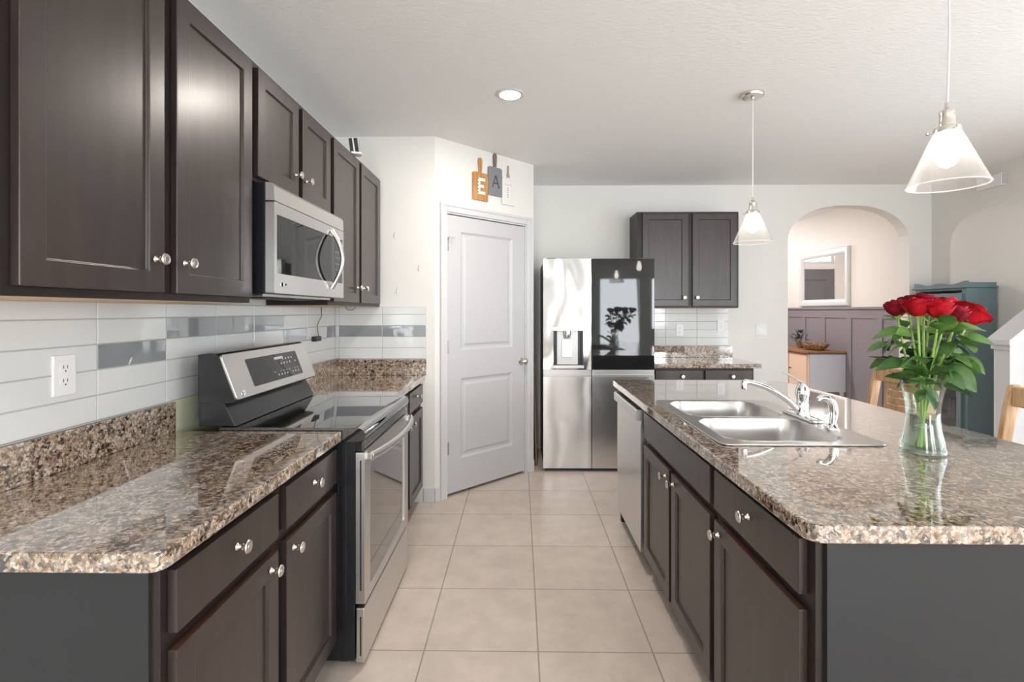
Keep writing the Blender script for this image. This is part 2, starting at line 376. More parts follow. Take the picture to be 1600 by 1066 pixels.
def dl(x0, x1, y0, y1, z0, z1): box(b, x0-.115, x1-.115, y0-.012, y1-.012, z0-.022, z1-.022)
for x0, x1 in ((ua, ua+.013), (ub-.013, ub)): dl(x0, x1, 0, .11, 0, zt)
dl(ua, ub, 0, .11, zt-.022, zt)
obj('door_jamb', b, M_trim, d1, smooth=0)
b = B()
for x0, x1, k in ((.043, .105, 1), (.940, 1.002, -1)):
    dl(x0, x1, -.012, 0, 0, zt+.052)
    xo = x0 if k == 1 else x1-.022
    dl(xo, xo+.022, -.019, -.012, 0, zt+.052)
dl(.105, .940, -.012, 0, zt-.010, zt+.052); dl(.065, .98, -.019, -.012, zt+.03, zt+.052)
obj('door_casing', b, M_trim, d1, bev=.003, smooth=0)
def knob_round(parent, loc, m, s=1.0, rx=PI/2, rz=0, name='door_knob'):
    b = B(); lathe(b, [(.031*s, 0), (.031*s, .006*s), (.012*s, .012*s), (.011*s, .03*s), (.02*s, .036*s), (.027*s, .047*s), (.027*s, .056*s), (.019*s, .064*s), (.004*s, .067*s)], 24)
    return obj(name, b, m, parent, loc=loc, rot=(rx, 0, rz))
knob_round(d1, (.775, 0, .93), M_nickel)
for z in (.335, 1.085, 1.845):
    b = B(); box(b, -.014, .018, -.004, .001, -.045, .045)
    lathe(b, [(.006, -.047), (.006, .047)], 10, Matrix.Translation((-.004, -.008, 0)))
    h = obj('hinge', b, M_nickel, d1, loc=(0, 0, z))
    if z > 1.8:
        b = B(); tube(b, [(0, -.008, .045), (.004, -.03, .05), (.035, -.035, .045)], .004); lathe(b, [(.009, 0), (.009, .01)], 12, Matrix.Translation((.035, -.035, .04)))
        obj('hinge_stop', b, M_nickel, h)
P6 = [(.10, .42, 1.50, 1.88), (.49, .81, 1.50, 1.88), (.10, .42, .85, 1.38), (.49, .81, .85, 1.38), (.10, .42, .18, .72), (.49, .81, .18, .72)]
d2 = raised_door('door_2', .90, 2.07, [(.10, .80, 1.50, 1.90), (.10, .80, .90, 1.40), (.10, .80, .2, .80)], M_greydoor, (FX0+.005, 8.62, .005), 0)
knob_round(d2, (.84, 0, .95), M_nickel)
def trim(name, dims, m=M_trim, bev=.003, rz=None):
    b = B(); box(b, *dims); o = struct(name, b, m, smooth=0, bev=bev); return o
b = B(); obox(b, DM, -.006, .041, -.013, 0, 0, .1); obox(b, DM, 1.004, 1.031, -.013, 0, 0, .1); struct('baseboard_diagonal', b, M_trim, bev=.003, smooth=0)
trim('baseboard_end', (-.69, -.612, YE-.013, YE, 0, .1))
trim('baseboard_back', (2.13, ax0, YB-.013, YB, 0, .1)); trim('baseboard_right', (XR-.013, XR, 3.6, YB-.013, 0, .1))
# board and batten wainscot of the foyer wall
b = B(); box(b, 3.885, 3.90, YB+.145, 8.6, 0, 1.40); box(b, 3.873, 3.885, YB+.145, 8.6, 1.29, 1.395); box(b, 3.855, 3.90, YB+.145, 8.6, 1.395, 1.42); box(b, 3.873, 3.885, YB+.145, 8.6, 0, .12)
for y in (5.28, 5.54, 6.05, 6.56, 7.0, 7.5, 8.0): box(b, 3.873, 3.885, y-.045, y+.045, .12, 1.29)
struct('wall_foyer_wainscot', b, M_mauve, smooth=0, bev=.002)

# tiled backsplash --------------------------------------------------
rows = [1.03, 1.11, 1.19, 1.27, 1.35, 1.404]
def tiles(name, parent, ucols, f, grey=(), u_end=None, zbot=1.03, extra=None):
    b = B(); g = .0016
    def pb(u0, u1, z0, z1, t, mi, c=.0015):
        r = [[f(u, d, z) for u, z in ((u0+i, z0+i), (u1-i, z0+i), (u1-i, z1-i), (u0+i, z1-i))] for i, d in ((0, 0), (0, t-c), (c, t))]
        loft(b, r, mi, False, True)
    for i in range(len(ucols)-1):
        for j in range(len(rows)-1):
            pb(ucols[i]+g, ucols[i+1]-g, rows[j]+g, rows[j+1]-g, .008, 1 if (i, j) in grey else 0)
    pb(ucols[0], ucols[-1], zbot, rows[-1], .0062, 2)
    if extra: pb(*extra, .004, 3)
    return obj(name, b, [M_tile, M_gtile, M_grout, M_pale], parent, smooth=0)
uc = [.95, 1.265, 1.58, 1.893, 2.209, 2.525, 2.843, 3.16, 3.478, YE]
tiles('tile_backsplash', wl, uc, lambda u, d, z: (XL+d, u, z), {(2, 2), (3, 3), (4, 3), (5, 3), (6, 2), (8, 2)}, extra=(1.92, 2.74, .55, 1.03))
tiles('tile_backsplash', we, [XL+.008, -1.30, -.986, -.672], lambda u, d, z: (u, YE-d, z), {(1, 2), (2, 2)})
wb = bpy.data.objects['wall_back']
tiles('tile_backsplash', wb, [1.15, 1.455, 1.766, 2.078], lambda u, d, z: (u, YB-d, z))

# ------------------------------------------------------------------ cabinets
def shaker(w_, h_, flat=False, th=.02, st=.058):
    b = B()
    if flat:
        box(b, 0, w_, -th, 0, 0, h_)
    else:
        def rg(i, y): return [(i, y, i), (w_-i, y, i), (w_-i, y, h_-i), (i, y, h_-i)]
        loft(b, [rg(0, 0), rg(0, -th), rg(st, -th), rg(st+.002, -th+.009)], 0, True, True)
    return b
def cab_knob(parent, x, z, th=.02):
    b = B(); lathe(b, [(.008, 0), (.0095, .002), (.006, .006), (.0045, .013), (.008, .016), (.0045, .019), (.006, .023), (.0155, .026), (.0165, .029), (.0145, .032), (.009, .0325), (.008, .0335), (.001, .0335)], 20)
    obj('knob', b, M_nickel, parent, loc=(x, -th, z), rot=(PI/2, 0, 0))
def cabinet(name, label, loc, rz, W, D, H, z0, units, group=None, toe=True, upper=False, endmat=None, top_edge=True, left_end=None):
    r = thing(name, label, 'cabinet', loc, rz, group)
    b = B(); t = .018; zb = .1 if toe else 0
    box(b, 0, t, .02, D, zb, H); box(b, W-t, W, .02, D, zb, H); box(b, t, W-t, D-.01, D, zb, H)
    box(b, t, W-t, .02, D-.01, zb, zb+t)
    if upper: box(b, t, W-t, .02, D-.01, H-t, H)
    box(b, 0, W, 0, .02, zb, H)
    obj('carcass', b, M_frameshade, r, smooth=0, bev=.001)
    if toe: bxo('toe_kick', M_blackm, r, (0, W, .07, .085, 0, .1), smooth=0)
    if upper: bxo('bottom_panel', M_maple, r, (.012, W-.012, .02, D, -.003, 0), smooth=0)
    for kind, x0, x1, a, c, kn in units:
        db = shaker(x1-x0, c-a, kind == 'drawer' or kind == 'false')
        nm = {'drawer': 'drawer_front', 'false': 'false_drawer_front', 'door': 'door'}[kind]
        if kind == 'door' and not upper:
            db.faces.ensure_lookup_table()
            for f_ in db.faces:
                cz = f_.calc_center_median()
                if cz.z > (c-a)-1e-4: f_.material_index = 1
        d = obj(nm, db, [M_cab, M_edge], r, smooth=0, bev=.0018, loc=(x0, 0, a-z0))
        if kn: cab_knob(d, kn[0]-x0, kn[1]-a)
    return r
R90 = PI/2
# upper cabinets on the left wall: local x = world Y - y0, facing +X
def U(y): return y
y0 = .945
cabinet('wall_cabinet', 'nearest dark espresso wall cabinet with two tall shaker doors, above the outlet', (-1.005, y0, 1.405), R90, .935, .328, .913, 1.405,
    [('door', .988-y0, 1.399-y0, 1.425, 2.295, (1.362-y0, 1.515)), ('door', 1.449-y0, 1.862-y0, 1.425, 2.295, (1.482-y0, 1.515))], toe=False, upper=True)
y0 = 1.882
cabinet('wall_cabinet', 'short dark wall cabinet with two small doors directly above the microwave', (-1.005, y0, 1.868), R90, .772, .328, .45, 1.868,
    [('door', 1.905-y0, 2.258-y0, 1.885, 2.295, (2.222-y0, 1.972)), ('door', 2.300-y0, 2.640-y0, 1.885, 2.295, (2.335-y0, 1.972))], toe=False, upper=True)
y0 = 2.656
cabinet('wall_cabinet', 'tall dark wall cabinet between the microwave and the end wall', (-1.005, y0, 1.405), R90, .985, .328, .913, 1.405,
    [('door', 2.69-y0, 3.115-y0, 1.425, 2.295, (3.075-y0, 1.515)), ('door', 3.16-y0, 3.585-y0, 1.425, 2.295, (3.20-y0, 1.515))], toe=False, upper=True)
cabinet('wall_cabinet', 'dark two-door wall cabinet on the back wall to the right of the refrigerator', (1.10, 4.79, 1.403), 0, .948, .308, .90, 1.403,
    [('door', .05, .475, 1.42, 2.285, (.435, 1.50)), ('door', .515, .925, 1.42, 2.285, (.553, 1.50))], toe=False, upper=True)
# base cabinets
zd0, zd1, za, zb_ = .725, .853, .125, .690
y0 = .995
lc = cabinet('base_cabinet', 'near left base cabinet with two drawers over two doors beside the range', (-.71, y0, 0), R90, .935, .60, .873, 0,
    [('drawer', .020, .453, zd0, zd1, (.236, .80)), ('drawer', .505, .918, zd0, zd1, (.70, .80)),
     ('door', .020, .453, za, zb_, (.405, .655)), ('door', .505, .918, za, zb_, (.545, .655))])
bxo('end_panel', M_endtint, lc, (-.006, 0, .019, .60, 0, .873), smooth=0)
y0 = 2.715
cabinet('base_cabinet', 'far left base cabinet between the range and the end wall', (-.71, y0, 0), R90, .93, .60, .873, 0,
    [('drawer', .025, .43, zd0, zd1, (.23, .80)), ('drawer', .475, .905, zd0, zd1, (.70, .80)),
     ('door', .025, .43, za, zb_, (.385, .655)), ('door', .475, .905, za, zb_, (.515, .655))])
cabinet('base_cabinet', 'dark base cabinet with two drawers against the back wall beside the refrigerator', (1.185, 4.51, 0), 0, .875, .585, .873, 0,
    [('drawer', .01, .425, zd0, zd1, (.245, .80)), ('drawer', .447, .86, zd0, zd1, (.68, .80)),
     ('door', .01, .425, za, zb_, (.385, .655)), ('door', .447, .86, za, zb_, (.49, .655))])
# island cabinets face -X: local x = y0 - world Y
RI = -PI/2
y0 = 2.655
cabinet('island_sink_cabinet', 'dark island cabinet under the sink with a false drawer front and two doors', (.66, y0, 0), RI, .95, .60, .873, 0,
    [('false', .025, .93, zd0, zd1, None), ('door', .025, .462, za, zb_, (.425, .655)), ('door', .495, .93, za, zb_, (.535, .655))])
y0 = 1.705
ic = cabinet('island_base_cabinet', 'near end island cabinet with one drawer over one door', (.66, y0, 0), RI, .56, .60, .873, 0,
    [('drawer', .020, .530, zd0, zd1, (.275, .80)), ('door', .020, .530, za, zb_, (.062, .655))])
bxo('end_panel', M_endtint, ic, (.56, .572, .019, .78, 0, .873), smooth=0)
bb = B(); box(bb, 1.262, 1.44, 1.145, 3.36, 0, .873); box(bb, .664, 1.262, 3.32, 3.36, 0, .873)
tag(obj('island_back_panel', bb, M_endtint, smooth=0), 'dark panelled back of the island below the overhanging granite', 'panel')

# ------------------------------------------------------------------ countertops
def countertop(label, name='countertop'):
    return thing(name, label, 'countertop')
c = countertop('near left granite countertop with a granite splash, between the camera and the range')
b = B(); slab(b, XL+.002, -.682, .955, 1.936, .875, .914, (0, .03, 0, 0)); obj('slab', b, M_granite, c, smooth=8)
b = B(); slab(b, XL+.010, -1.313, .955, 1.925, .9145, 1.027, b=.002); obj('splash', b, M_granite, c, smooth=8)
c = countertop('far left granite countertop in the corner behind the range')
b = B(); slab(b, XL+.002, -.682, 2.712, YE-.002, .875, .914); obj('slab', b, M_granite, c, smooth=8)
b = B(); slab(b, XL+.010, -1.313, 2.712, YE-.024, .9145, 1.027, b=.002); slab(b, XL+.010, -.668, YE-.023, YE-.009, .9145, 1.027, b=.002); obj('splash', b, M_granite, c, smooth=8)
c = countertop('small granite countertop on the back wall beside the refrigerator')
b = B(); slab(b, 1.165, 2.112, 4.462, YB-.002, .875, .914, (0, .01, 0, 0)); obj('slab', b, M_granite, c, smooth=8)
b = B(); slab(b, 1.165, 2.108, YB-.03, YB-.010, .9145, 1.027, b=.002); obj('splash', b, M_granite, c, smooth=8)
SX0, SX1, SY0, SY1 = .69, 1.262, 1.745, 2.612
b = B(); slab(b, .622, 1.74, 1.10, 3.42, .875, .914, (.035, .08, .22, .03), holes=[rrect(SX0+.02, SX1-.02, SY0+.02, SY1-.02, .03)])
tag(obj('island_countertop', b, M_granite, smooth=8), 'large speckled granite island countertop holding the sink and the roses', 'countertop')

# ------------------------------------------------------------------ sink, faucet, sprayer
s = thing('double_sink', 'stainless double bowl drop-in sink set in the island countertop', 'sink', (0, 0, .9145))
bowls = [(.735, 1.155, 2.205, 2.572), (.735, 1.155, 1.79, 2.165)]
b = B()
hl = [rrect(x0, x1, y0, y1, .085, 8) for x0, x1, y0, y1 in bowls]
slab(b, SX0, SX1, SY0, SY1, 0, .006, (.035,)*4, b=.003, holes=hl)
obj('rim', b, M_steelsink, s, smooth=15)
for x0, x1, y0, y1 in bowls:
    b = B(); rings = []
    for i, z, r in ((-.006, .0075, .09), (0, .0065, .085), (.003, -.004, .083), (.008, -.05, .08), (.014, -.135, .075), (.022, -.155, .07), (.05, -.168, .06), (.12, -.172, .04)):
        rings.append([(x, y, z) for x, y in rrect(x0+i, x1-i, y0+i, y1-i, r, 8)])
    loft(b, rings, 0, False, True)
    o = obj('bowl', b, M_steelsink, s, recalc=False)
    m = o.modifiers.new('t', 'SOLIDIFY'); m.thickness = .0015; m.offset = -1
    b = B(); lathe(b, [(.043, -.171), (.043, -.1695), (.034, -.1695), (.03, -.1705)], 20, Matrix.Translation(((x0+x1)/2, (y0+y1)/2, 0)))
    obj('drain', b, M_chrome, o)
f = thing('kitchen_faucet', 'chrome single lever faucet with a long low spout behind the sink', 'faucet', (1.205, 2.185, .921))
b = B(); slab(b, -.03, .03, -.125, .125, 0, .012, (.029,)*4, b=.004); obj('deck_plate', b, M_chrome, f)
b = B(); lathe(b, [(.030, .012), (.029, .03), (.025, .04), (.024, .085), (.027, .095), (.028, .108), (.026, .122), (.018, .140), (.008, .150), (.002, .152)], 28); obj('body', b, M_chrome, f)
b = B(); tube(b, curve_pts([(-.02, 0, .035), (-.075, 0, .083), (-.14, 0, .122), (-.20, 0, .145), (-.245, 0, .152)], 6), [.0135, .0128, .012], 16); 
lathe(b, [(.012, .12), (.013, .125), (.013, .15), (.010, .158)], 16, Matrix.Translation((-.247, 0, 0))); obj('spout', b, M_chrome, f)
b = B(); tube(b, curve_pts([(.002, 0, .145), (-.02, 0, .158), (-.05, .0, .178), (-.085, .0, .192)], 5), [.010, .0065, .006, .0055, .006], 14, flat=.7); obj('lever', b, M_chrome, f)
p = thing('side_sprayer', 'small chrome pull-out sprayer standing beside the faucet', 'sprayer', (1.203, 1.975, .921))
b = B(); lathe(b, [(.027, 0), (.026, .006), (.019, .012), (.016, .022)], 24); obj('sprayer_base', b, M_chrome, p)
b = B(); tube(b, curve_pts([(0, 0, .018), (.004, 0, .045), (.006, 0, .075), (-.002, 0, .100), (-.022, 0, .118), (-.045, 0, .118), (-.052, 0, .108)], 4), [.0125, .0145, .0165, .016, .0145, .0125, .011], 20); obj('spray_head', b, M_chrome, p)

# ------------------------------------------------------------------ range
rg = thing('electric_range', 'stainless and black electric range with glass cooktop between the left base cabinets', 'range', (-.595, 1.945, 0), R90)
W = .757   # local: x along Y, y = depth towards the wall (front plane y=0)
b = B(); box(b, 0, W, .038, .64, .03, .872); 
for yy in (.07, .10, .13): box(b, -.003, 0, yy, yy+.006, .05, .86)
for xx in (.04, W-.07):
    for yy in (.08, .58): box(b, xx, xx+.03, yy, yy+.03, 0, .03)
obj('body', b, M_black, rg, bev=.002)
b = B()  # cooktop with rounded front nose (profile extruded along x)
prof = [(.02, .872), (.004, .878), (-.004, .89), (-.004, .902), (.003, .915), (.018, .924), (.04, .926), (.56, .926), (.56, .872)]
prism(b, [prof], -.002, W+.002, lambda a, c, h: (h, a, c)); obj('cooktop', b, M_cooktop, rg)
b = B(); box(b, -.003, W+.003, .035, .55, .9265, .9275); 
b.free()
b = B(); prism(b, [[(.50, .9275), (.555, 1.035), (.645, 1.035), (.645, .9275)]], .004, W-.004, lambda a, c, h: (h, a, c)); obj('backguard_riser', b, M_black, rg, bev=.004)
b = B(); prism(b, [[(.500, 1.030), (.505, 1.022), (.53, 1.018), (.646, 1.018), (.646, 1.205), (.60, 1.212), (.575, 1.210), (.565, 1.200)]], 0, W, lambda a, c, h: (h, a, c)); obj('backguard', b, M_black, rg, bev=.002)
# control panel skin: plane tilted between (.500,1.030) and (.565,1.20)
pa = Vector((0, .500, 1.030)); pb_ = Vector((0, .5655, 1.203)); L_ = (pb_-pa).length; up_ = (pb_-pa).normalized(); nn = Vector((0, -up_.z, up_.y))
PM = Matrix(((1, 0, 0, pa.x), (0, up_.y, nn.y, pa.y), (0, up_.z, nn.z, pa.z), (0, 0, 0, 1)))   # local (x, along slope, out)
b = B(); lo = [(x, y, 0) for x, y in rrect(.001, W-.001, -.002, L_, .012)]
loft(b, [[PM @ Vector(q) for q in lo], [PM @ Vector((x, y, .006)) for x, y, _ in lo], [PM @ Vector((x*.996+.0015, y*.98+.002, .008)) for x, y, _ in lo]])
cp = obj('control_panel', b, M_steel, rg)
b = B(); lo = rrect(.15, .62, .030, .150, .006); loft(b, [[PM @ Vector((x, y, .008)) for x, y in lo], [PM @ Vector((x, y, .0095)) for x, y in lo]]); rnd = random.Random(3)
for r_, yy in enumerate((.048, .066, .098, .118)):
    for k in range(9):
        x = .345+k*.029
        if r_ > 1 and k < 3: continue
        if (k*7+r_*3) % 5 == 0: continue
        ww = .008 if r_ != 1 else .012
        obox(b, PM, x, x+ww, yy, yy+(.008 if r_ != 1 else .0025), .0095, .0098, 1)
obox(b, PM, .385, .47, .124, .136, .0095, .0097, 1)
obj('display', b, [M_bglass, mat('pale_marking', (.55, .55, .55), .5)], cp)
b = B(); lathe(b, [(.013, .008), (.013, .010), (.011, .0105), (.001, .0105)], 20, PM @ Matrix.Translation((.055, .018, 0))); obj('round_badge', b, M_chrome, cp)
# vent strip, door, drawer
b = B(); box(b, .002, W-.002, .012, .04, .835, .870)
for k in range(4): box(b, .04, W-.04, .008, .012, .840+k*.008, .8435+k*.008, 1)
obj('vent_strip', b, [M_black, M_steel], rg, smooth=0)
b = B()
loops = [rrect(0, W, .245, .832, .008), rrect(.075, W-.075, .29, .765, .01)]
prism(b, loops, 0, .034, lambda a, c, h: (a, h, c)); od = obj('oven_door', b, M_steel, rg, bev=.004)
b = B(); box(b, .07, W-.07, .006, .03, .285, .77); obj('oven_window', b, M_oveng, od, smooth=0)
b = B(); box(b, -.0012, 0, .012, .018, .30, .80); obj('door_edge_groove', b, M_blackm, od, smooth=0)
hp = [(.02+ (W-.04)*t, -.018-.042*math.sin(PI*t)**.7 if 0 < t < 1 else -.018, .812) for t in [k/20 for k in range(21)]]
b = B(); tube(b, hp, .013, 12, flat=1.25)
for xx in (.03, W-.03): box(b, xx-.013, xx+.013, -.022, .002, .799, .826)
obj('oven_handle', b, M_steel, od, bev=.002)
b = B(); box(b, 0, W, 0, .034, .022, .232); dr = obj('storage_drawer', b, M_steel, rg, bev=.005)
b = B(); box(b, -.0012, 0, .012, .018, .05, .20); obj('drawer_edge_groove', b, M_blackm, dr, smooth=0)

# ------------------------------------------------------------------ microwave
mw = thing('over_range_microwave', 'stainless over-the-range microwave with bowed handle under the short wall cabinet', 'microwave', (-.922, 1.90, 1.44), R90)
W = .752; H_ = .421
b = B(); box(b, .002, W-.002, .035, .408, 0, H_); box(b, -.0005, .002, .15, .154, .02, H_-.01); obj('body', b, M_black, mw, bev=.002)
b = B(); lathe(b, [(.006, 0), (.006, .003), (.003, .005)], 12, Matrix.Translation((.002, .11, .36)) @ Matrix.Rotation(-R90, 4, 'Y')); obj('side_screw', b, M_chrome, mw)
b = B()
prism(b, [[(.034, .352), (.034, H_), (.012, H_-.002), (.002, H_-.014), (0, .352)]], 0, W, lambda a, c, h: (h, a, c)); obj('vent_panel', b, M_steel, mw)
b = B(); prism(b, [rrect(0, W, .003, .349, .004), rrect(.02, W-.012, .078, .302, .004)], 0, .034, lambda a, c, h: (a, h, c)); md = obj('microwave_door', b, M_steel, mw, bev=.003)
b = B(); box(b, .018, W-.010, .003, .03, .076, .304); obj('door_window', b, M_bglass, md, smooth=0)
b = B(); box(b, .615, .618, .0022, .0035, .078, .302)
for i in range(5):
    for j in range(3): box(b, .645+j*.025, .657+j*.025, .0022, .0032, .11+i*.03, .116+i*.03)
obj('keypad', b, mat('keypad_grey', (.3, .3, .3), .4), md, smooth=0)
b = B(); tube(b, [(.57, -.006-.052*math.sin(PI*t), .045+.285*t) for t in [k/18 for k in range(19)]], .0105, 12, flat=1.0); obj('microwave_handle', b, M_steel, md)
b = B(); lathe(b, [(.011, 0), (.011, .002), (.008, .002), (.008, 0)], 20, Matrix.Translation((.06, 0, .038)) @ Matrix.Rotation(R90, 4, 'X')); box(b, .078, .10, -.0015, 0, .034, .042); obj('maker_mark', b, M_chrome, md, smooth=0)
b = B(); box(b, .03, W-.03, .06, .38, -.008, 0); box(b, .12, .35, .10, .24, -.014, -.008, 1); box(b, .40, .63, .10, .24, -.014, -.008, 1); obj('underside_grille', b, [M_steel, M_blackm], mw, smooth=0)

# ------------------------------------------------------------------ refrigerator
fr = thing('refrigerator', 'tall four-door refrigerator, stainless left doors and black glass upper right door', 'refrigerator', (.203, 4.355, 0))
W = .948; xm = .413
b = B(); box(b, .004, W-.004, .075, .70, .03, 1.80); box(b, .02, W-.02, .09, .69, 0, .03); box(b, .03, .12, .02, .12, 1.80, 1.83); box(b, W-.12, W-.03, .02, .12, 1.80, 1.83); obj('fridge_body', b, M_fbody, fr, bev=.004)
def fdoor(nm, x0, x1, z0, z1, m, hole=None):
    b = B(); lo = [rrect(x0, x1, z0, z1, .004)]
    if hole: lo.append(rrect(*hole, .004))
    prism(b, lo, 0, .07, lambda a, c, h: (a, h, c)); return obj(nm, b, m, fr, bev=.006)
fd = fdoor('freezer_door', 0, xm-.003, .872, 1.822, M_steelw, (.086, .342, .905, 1.212))
fg = fdoor('glass_panel_door', xm+.003, W, .872, 1.822, M_blackm)
b = B(); box(b, xm+.006, W-.003, -.004, .0, .876, 1.818); obj('black_glass_panel', b, M_bglass, fg, smooth=0, bev=.001)
l1 = fdoor('lower_left_door', 0, xm-.003, .03, .812, M_steelw2); l2 = fdoor('lower_right_door', xm+.003, W, .03, .812, M_steelw2)
b = B(); 
for x0, x1 in ((0, xm-.003), (xm+.003, W)): box(b, x0, x1, .012, .07, .812, .872); box(b, x0, x1, 0, .012, .812, .832)
obj('handle_channel', b, mat('channel_aluminium', (.62, .62, .62), .3, .9), fr, smooth=0, bev=.002)
b = B(); box(b, .086, .342, .045, .06, .905, 1.212); box(b, .086, .098, 0, .045, .905, 1.212); box(b, .330, .342, 0, .045, .905, 1.212); obj('dispenser_recess', b, mat('dispenser_dark', (.05, .05, .052), .25, .5), fd, smooth=0)
b = B(); box(b, .118, .298, .022, .045, .915, 1.208); dp = obj('dispenser_panel', b, mat('dispenser_silver', (.62, .63, .63), .3, .3), fd, bev=.002, smooth=0)
b = B(); box(b, .160, .250, .014, .022, .975, 1.13); obj('dispenser_paddle', b, M_steel, dp, bev=.003)
b = B(); lathe(b, [(.030, 0), (.032, .01), (.036, .03), (.036, .065)], 20, Matrix.Translation((.205, .018, 1.140))); obj('dispenser_nozzle', b, M_chrome, dp)
b = B(); box(b, .080, .348, -.004, .045, 1.205, 1.235); obj('dispenser_top_bar', b, M_steel, fd, bev=.002)
b = B(); box(b, .080, .348, -.006, .045, .885, .910); obj('drip_tray', b, M_steel, fd, bev=.002)
b = B(); box(b, .02, W-.02, .03, .09, .004, .03); obj('toe_grille', b, M_blackm, fr, smooth=0)
b = B(); M_ = Matrix.Translation((.150, 4.80, 0)) @ Matrix.Rotation(math.radians(-1.7), 4, 'Y') 
obox(b, M_, -.008, .008, -.28, .22, .002, .86); tag(obj('folding_tray_table', b, M_taupe, bev=.003), 'narrow brown board leaning in the gap left of the refrigerator', 'board')

# ------------------------------------------------------------------ dishwasher
dw = thing('dishwasher', 'stainless dishwasher built into the far end of the island', 'dishwasher', (.632, 3.30, 0), RI)
W = .625
b = B(); box(b, .004, W-.004, .035, .60, .09, .868); box(b, .02, W-.02, .10, .58, 0, .09); obj('tub', b, M_blackm, dw, smooth=0)
b = B(); box(b, 0, W, 0, .035, .11, .775); prism(b, [[(.035, .775), (0, .775), (.004, .80), (.035, .80)]], 0, W, lambda a, c, h: (h, a, c)); obj('dishwasher_door', b, M_steel, dw, bev=.003)
b = B(); prism(b, [[(.035, .792), (-.018, .800), (-.022, .806), (-.022, .850), (-.016, .856), (.035, .856)]], 0, W, lambda a, c, h: (h, a, c)); obj('pocket_handle', b, M_steel, dw, bev=.002)

# ------------------------------------------------------------------ electrical plates, cords, small fittings
def duplex(label, loc, rz, kind='outlet', w_=.075, h_=.118, cat='outlet'):
    r = thing('electrical_outlet' if kind != 'switch' else 'light_switch', label, cat, loc, rz)
    b = B(); lo = rrect(-w_/2, w_/2, -h_/2, h_/2, .004)
    loft(b, [[(x, 0, z) for x, z in lo], [(x, -.004, z) for x, z in lo], [(x*.95, -.006, z*.97) for x, z in lo]]); pl = obj('cover_plate', b, M_white, r)
    if kind == 'outlet':
        for s_ in (-1, 1):
            b = B(); lathe(b, [(.017, .006), (.017, .0075), (.001, .0075)], 20, Matrix.Translation((0, 0, s_*.0195)) @ Matrix.Rotation(R90, 4, 'X')); so = obj('socket', b, M_white, r)
            b = B(); box(b, -.0075, -.0055, -.0078, -.007, s_*.0195, s_*.0195+.009); box(b, .0055, .0075, -.0078, -.007, s_*.0195, s_*.0195+.009); lathe(b, [(.0025, .007), (.0025, .0078)], 10, Matrix.Translation((0, 0, s_*.0195-.007)) @ Matrix.Rotation(R90, 4, 'X')); obj('slots', b, M_slot, so, smooth=0)
    elif kind == 'gfci':
        b = B(); box(b, -.0165, .0165, -.0085, -.005, -.034, .034); f_ = obj('socket_face', b, M_white, r, bev=.001)
        b = B(); 
        for z in (-.024, .016): box(b, -.008, -.006, -.0088, -.008, z, z+.009); box(b, .006, .008, -.0088, -.008, z, z+.009)
        box(b, -.006, .006, -.0088, -.008, -.004, .000); obj('slots', b, M_slot, f_, smooth=0)
    else:
        for x in (-.022, .022):
            b = B(); box(b, x-.005, x+.005, -.0095, -.005, -.012, .012); obj('toggle', b, M_white, r, bev=.001)
    return r
duplex('white duplex outlet on the tiled wall above the near left counter', (XL+.008, 1.46, 1.188), R90)
duplex('white duplex outlet low on the back wall tiles', (1.594, YB-.008, 1.184), 0)
duplex('white rectangular safety outlet at the right edge of the back wall tiles', (2.003, YB-.008, 1.228), 0, 'gfci')
duplex('white double switch plate on the bare wall left of the arch', (2.404, YB, 1.187), 0, 'switch', .115, .118, 'switch')
a = thing('charger_plug', 'black charger plugged in below the far wall cabinet with a thin cord', 'charger', (XL+.008, 3.27, 1.195), R90)
b = B(); box(b, -.045, .045, -.03, 0, -.016, .016); obj('plug_body', b, M_blackm, a, bev=.003)
b = B(); tube(b, curve_pts([(.02, -.02, .014), (.022, -.012, .08), (.05, -.012, .115), (.085, -.012, .14), (.09, -.012, .19), (.085, -.012, .206)], 6), .0022, 6); obj('cord', b, M_blackm, a)
b = B(); tube(b, curve_pts([(-1.03, 2.99, 1.4), (-1.03, 3.03, 1.384), (-1.03, 3.09, 1.380), (-1.03, 3.15, 1.386), (-1.03, 3.18, 1.4)], 6), .002, 6); tag(obj('loose_wire', b, M_blackm), 'thin dark wire looping under the far wall cabinet', 'wire')
hook_l = ['small clear adhesive hook on the end wall, highest of three', 'small clear adhesive hook on the end wall, rightmost of three', 'small clear adhesive hook on the end wall, lowest of three']
M_hook = mat('clear_plastic_hook', (.75, .73, .70), .25)
for (x, z), l in zip(((-.897, 1.923), (-.722, 1.683), (-.879, 1.522)), hook_l):
    r = thing('adhesive_hook', l, 'hook', (x, YE, z), 0, 'hooks on the end wall')
    b = B(); box(b, -.008, .008, -.003, 0, -.022, .022); obj('base_plate', b, M_hook, r, bev=.001)
    b = B(); tube(b, [(0, -.003, .008), (0, -.008, -.012), (0, -.016, -.016), (0, -.019, -.006)], .0028, 8); obj('prong', b, M_hook, r)
g = thing('security_camera', 'small black and white indoor camera on top of the far wall cabinet', 'camera', (-.99, 3.07, 2.319), math.radians(20))
b = B(); box(b, -.03, .03, -.035, .035, 0, .012); obj('foot', b, M_white, g, bev=.002)
b = B(); MM = Matrix.Translation((-.01, 0, .012)) @ Matrix.Rotation(math.radians(-8), 4, 'Y')
obox(b, MM, -.022, -.004, -.02, .02, 0, .085); obox(b, MM, -.004, .004, -.02, .02, 0, .085, 1); obox(b, MM, .004, .026, -.02, .02, 0, .085); obj('housing', b, [M_blackm, M_white], g, bev=.001)
r = thing('door_chime', 'white boxy chime mounted high on the right wall', 'chime', (XR, 4.44, 2.435), -R90)
b = B(); box(b, -.12, .12, -.045, 0, 0, .10); obj('chime_cover', b, M_white, r, bev=.004)
